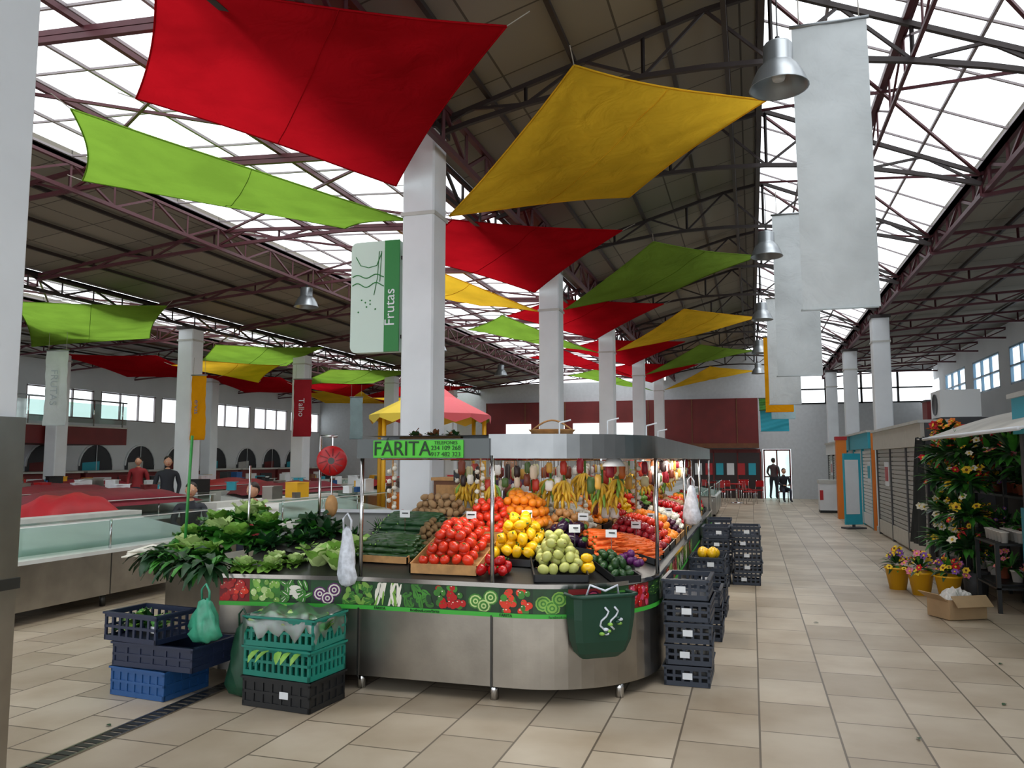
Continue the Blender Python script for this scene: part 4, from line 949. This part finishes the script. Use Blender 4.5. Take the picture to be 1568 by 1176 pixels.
for (x,y) in [(.9,5.4),(1.6,6.3),(-3.9,4.2),(1.9,7.5),(.6,8.8),(1.1,4.4)]: m.leaf((x,y,.006),(R.uniform(-1,1),R.uniform(-1,1),.1),.05,.03,G3,.2)
m.obj('fallen_leaves')

# ---------- PEOPLE
skin=mat('skin','#c9977a',.5); hairm=mat('hair_dark','#2a1c16',.6)
def person(name,loc,rz_,pose,top,bot,hair=hairm):
    Rm=Matrix.Translation(loc)@Matrix.Rotation(rz_,4,'Z')
    if pose=='stand':
        J={'pel':(0,0,.92),'wa':(0,.0,1.05),'ch':(0,0,1.28),'nk':(0,.0,1.43),'nt':(0,-.01,1.5),
           'sl':(-.18,0,1.38),'el':(-.24,.02,1.12),'wl':(-.22,-.1,.9),'hl':(-.21,-.13,.82),'sr':(.18,0,1.38),'er':(.25,.03,1.12),'wr':(.2,-.14,.95),'hr':(.18,-.19,.9),
           'pl':(-.1,0,.88),'kl':(-.11,-.04,.5),'al':(-.11,.02,.09),'tl':(-.12,-.14,.04),'pr':(.1,0,.88),'kr':(.11,.0,.5),'ar':(.12,.1,.09),'tr':(.13,-.05,.04)}; hz=1.6
    else:
        J={'pel':(0,0,.5),'wa':(0,-.01,.64),'ch':(0,-.03,.86),'nk':(0,-.05,1.02),'nt':(0,-.07,1.09),
           'sl':(-.18,-.04,.97),'el':(-.24,-.1,.72),'wl':(-.12,-.3,.66),'hl':(-.07,-.36,.66),'sr':(.18,-.04,.97),'er':(.24,-.1,.72),'wr':(.12,-.3,.66),'hr':(.07,-.36,.67),
           'pl':(-.1,-.02,.49),'kl':(-.13,-.42,.5),'al':(-.13,-.4,.09),'tl':(-.13,-.54,.04),'pr':(.1,-.02,.49),'kr':(.13,-.42,.5),'ar':(.13,-.42,.09),'tr':(.14,-.56,.04)}; hz=1.19
    rad={'pel':.15,'wa':.13,'ch':.15,'nk':.06,'nt':.052,'sl':.065,'el':.048,'wl':.032,'hl':.03,'sr':.065,'er':.048,'wr':.032,'hr':.03,'pl':.1,'kl':.062,'al':.045,'tl':.035,'pr':.1,'kr':.062,'ar':.045,'tr':.035}
    ed=[('pel','wa'),('wa','ch'),('ch','nk'),('nk','nt'),('ch','sl'),('sl','el'),('el','wl'),('wl','hl'),('ch','sr'),('sr','er'),('er','wr'),('wr','hr'),('pel','pl'),('pl','kl'),('kl','al'),('al','tl'),('pel','pr'),('pr','kr'),('kr','ar'),('ar','tr')]
    ks=list(J); me=bpy.data.meshes.new('body'); me.from_pydata([J[k] for k in ks],[(ks.index(a),ks.index(b_)) for a,b_ in ed],[])
    o=bpy.data.objects.new('tmp_body',me); S.collection.objects.link(o); md=o.modifiers.new('s','SKIN'); 
    for i,k in enumerate(ks):
        sv=me.skin_vertices[0].data[i]; sv.radius=(rad[k],rad[k]*(.75 if k in('ch','pel','wa') else 1)); sv.use_root=(k=='pel')
    ss=o.modifiers.new('ss','SUBSURF'); ss.levels=1
    dg=bpy.context.evaluated_depsgraph_get(); ev=o.evaluated_get(dg).to_mesh(); vs=[Rm@v.co for v in ev.vertices]; fs=[tuple(p.vertices) for p in ev.polygons]
    cen=[sum((ev.vertices[i].co for i in f),Vector())/len(f) for f in fs]
    m=MB(); m.v=[tuple(v) for v in vs]
    shoes=black
    for f,c in zip(fs,cen):
        hand=any((c-Vector(J[h])).length<.05 for h in ('hl','hr'))
        mt=skin if (hand or c.z>J['nk'][2]+.02) else (shoes if c.z<.1 else (bot if (c.z<J['pel'][2]+.02 and abs(c.x)<.19 or c.z<J['pel'][2]-.12) else top))
        m.f.append(f); m.mi.append(m.mid(mt)); m.sm.append(True)
    bpy.data.objects.remove(o)
    hc=Vector((0,J['nt'][1]-.015,hz))
    def hf(p): 
        k=1
        if p.z<0: k-=.18*(-p.z)**1.5
        return k
    RR=Rm.to_3x3()
    m.ball(Rm@hc,(.078,.095,.118),skin,14,10,RR,hf)
    m.ball(Rm@(hc+Vector((0,.02,.03))),(.087,.096,.105),hair,14,10,RR,lambda p: 1 if (p.z>.1 or p.y>.1) else .6)
    m.ball(Rm@(hc+Vector((0,-.098,-.01))),(.012,.018,.022),skin,6,5,RR)
    for sx in (-1,1):
        m.ball(Rm@(hc+Vector((sx*.03,-.082,.012))),(.012,.008,.007),white,6,5,RR); m.ball(Rm@(hc+Vector((sx*.03,-.089,.012))),(.005,.004,.005),black,6,4,RR); m.ball(Rm@(hc+Vector((sx*.078,.0,0))),(.01,.018,.028),skin,6,5,RR)
    m.ball(Rm@(hc+Vector((0,-.086,-.05))),(.022,.008,.005),redp,6,4,RR)
    for s_,w in (('l',-1),('r',1)):
        h=Vector(J['h'+s_]); d=(h-Vector(J['w'+s_])).normalized(); sd=d.cross(Vector((0,-1,0) if pose=='stand' else (0,0,1))).normalized(); nn=d.cross(sd)
        for k in range(4):
            b0=h+sd*(k-1.5)*.016; L=.06-.008*abs(k-1.5); m.path([Rm@b0,Rm@(b0+d*L*.6),Rm@(b0+d*L*.9+nn*.015),Rm@(b0+d*L+nn*.03)],[.009,.008,.007,.005],skin,5)
        m.path([Rm@(h-d*.02+sd*w*.02),Rm@(h+d*.01+sd*w*.045),Rm@(h+d*.035+sd*w*.045)],[.01,.009,.006],skin,5)
    m.obj(name)
jd=mat('jacket_dark','#23262e',.7); jr=mat('jacket_red','#8a1c24',.7); tr=mat('trousers_navy','#22283a',.7)
person('seated_woman',(-8.1,10.2,.0),.6,'sit',jd,tr); person('seated_man',(-7.1,10.4,.0),-.2,'sit',jr,tr)
person('standing_man',(-11.9,14.2,0),.8,'stand',jd,tr); person('standing_woman',(-15.6,17.5,0),.5,'stand',jr,tr)
m=MB()
for x,y in ((-8.1,10.2),(-7.1,10.4),(1.15,33.2)):
    m.b2(x-.2,x+.2,y-.15,y+.25,.38,.41,maroonw)
    for a in (-.17,.17):
        for b_ in (-.12,.22): m.tube((x+a,y+b_,0),(x+a,y+b_,.39),.015,chrome,6)
m.obj('stools')
person('seated_man',(1.15,33.2,0),.3,'sit',jd,tr); person('standing_woman',(.85,35.4,0),2.8,'stand',mat('coat_grey','#4a3a3c',.7),jd)
person('stall_vendor',(-2.9,9.6,0),.2,'stand',mat('apron_purple','#4a2a50',.7),tr)

# ---------- LIGHT
w=bpy.data.worlds.new('sky'); S.world=w; w.use_nodes=True; bg=w.node_tree.nodes['Background']; bg.inputs['Color'].default_value=(.91,.955,1,1); bg.inputs['Strength'].default_value=2.25
sd=bpy.data.lights.new('sun','SUN'); sd.energy=1.2; sd.angle=.6; so=bpy.data.objects.new('sun',sd); S.collection.objects.link(so); so.rotation_euler=(math.radians(12),math.radians(22),0)
# ---------- CAMERA
cam=bpy.data.cameras.new('camera'); co=bpy.data.objects.new('camera',cam); S.collection.objects.link(co); co.location=(0,0,1.65)
cam.sensor_width=36; cam.lens=28; co.rotation_euler=(math.radians(90+5.43),0,math.radians(16.7)); cam.clip_end=200; S.camera=co
S.view_settings.view_transform='Standard'; S.view_settings.look='None'
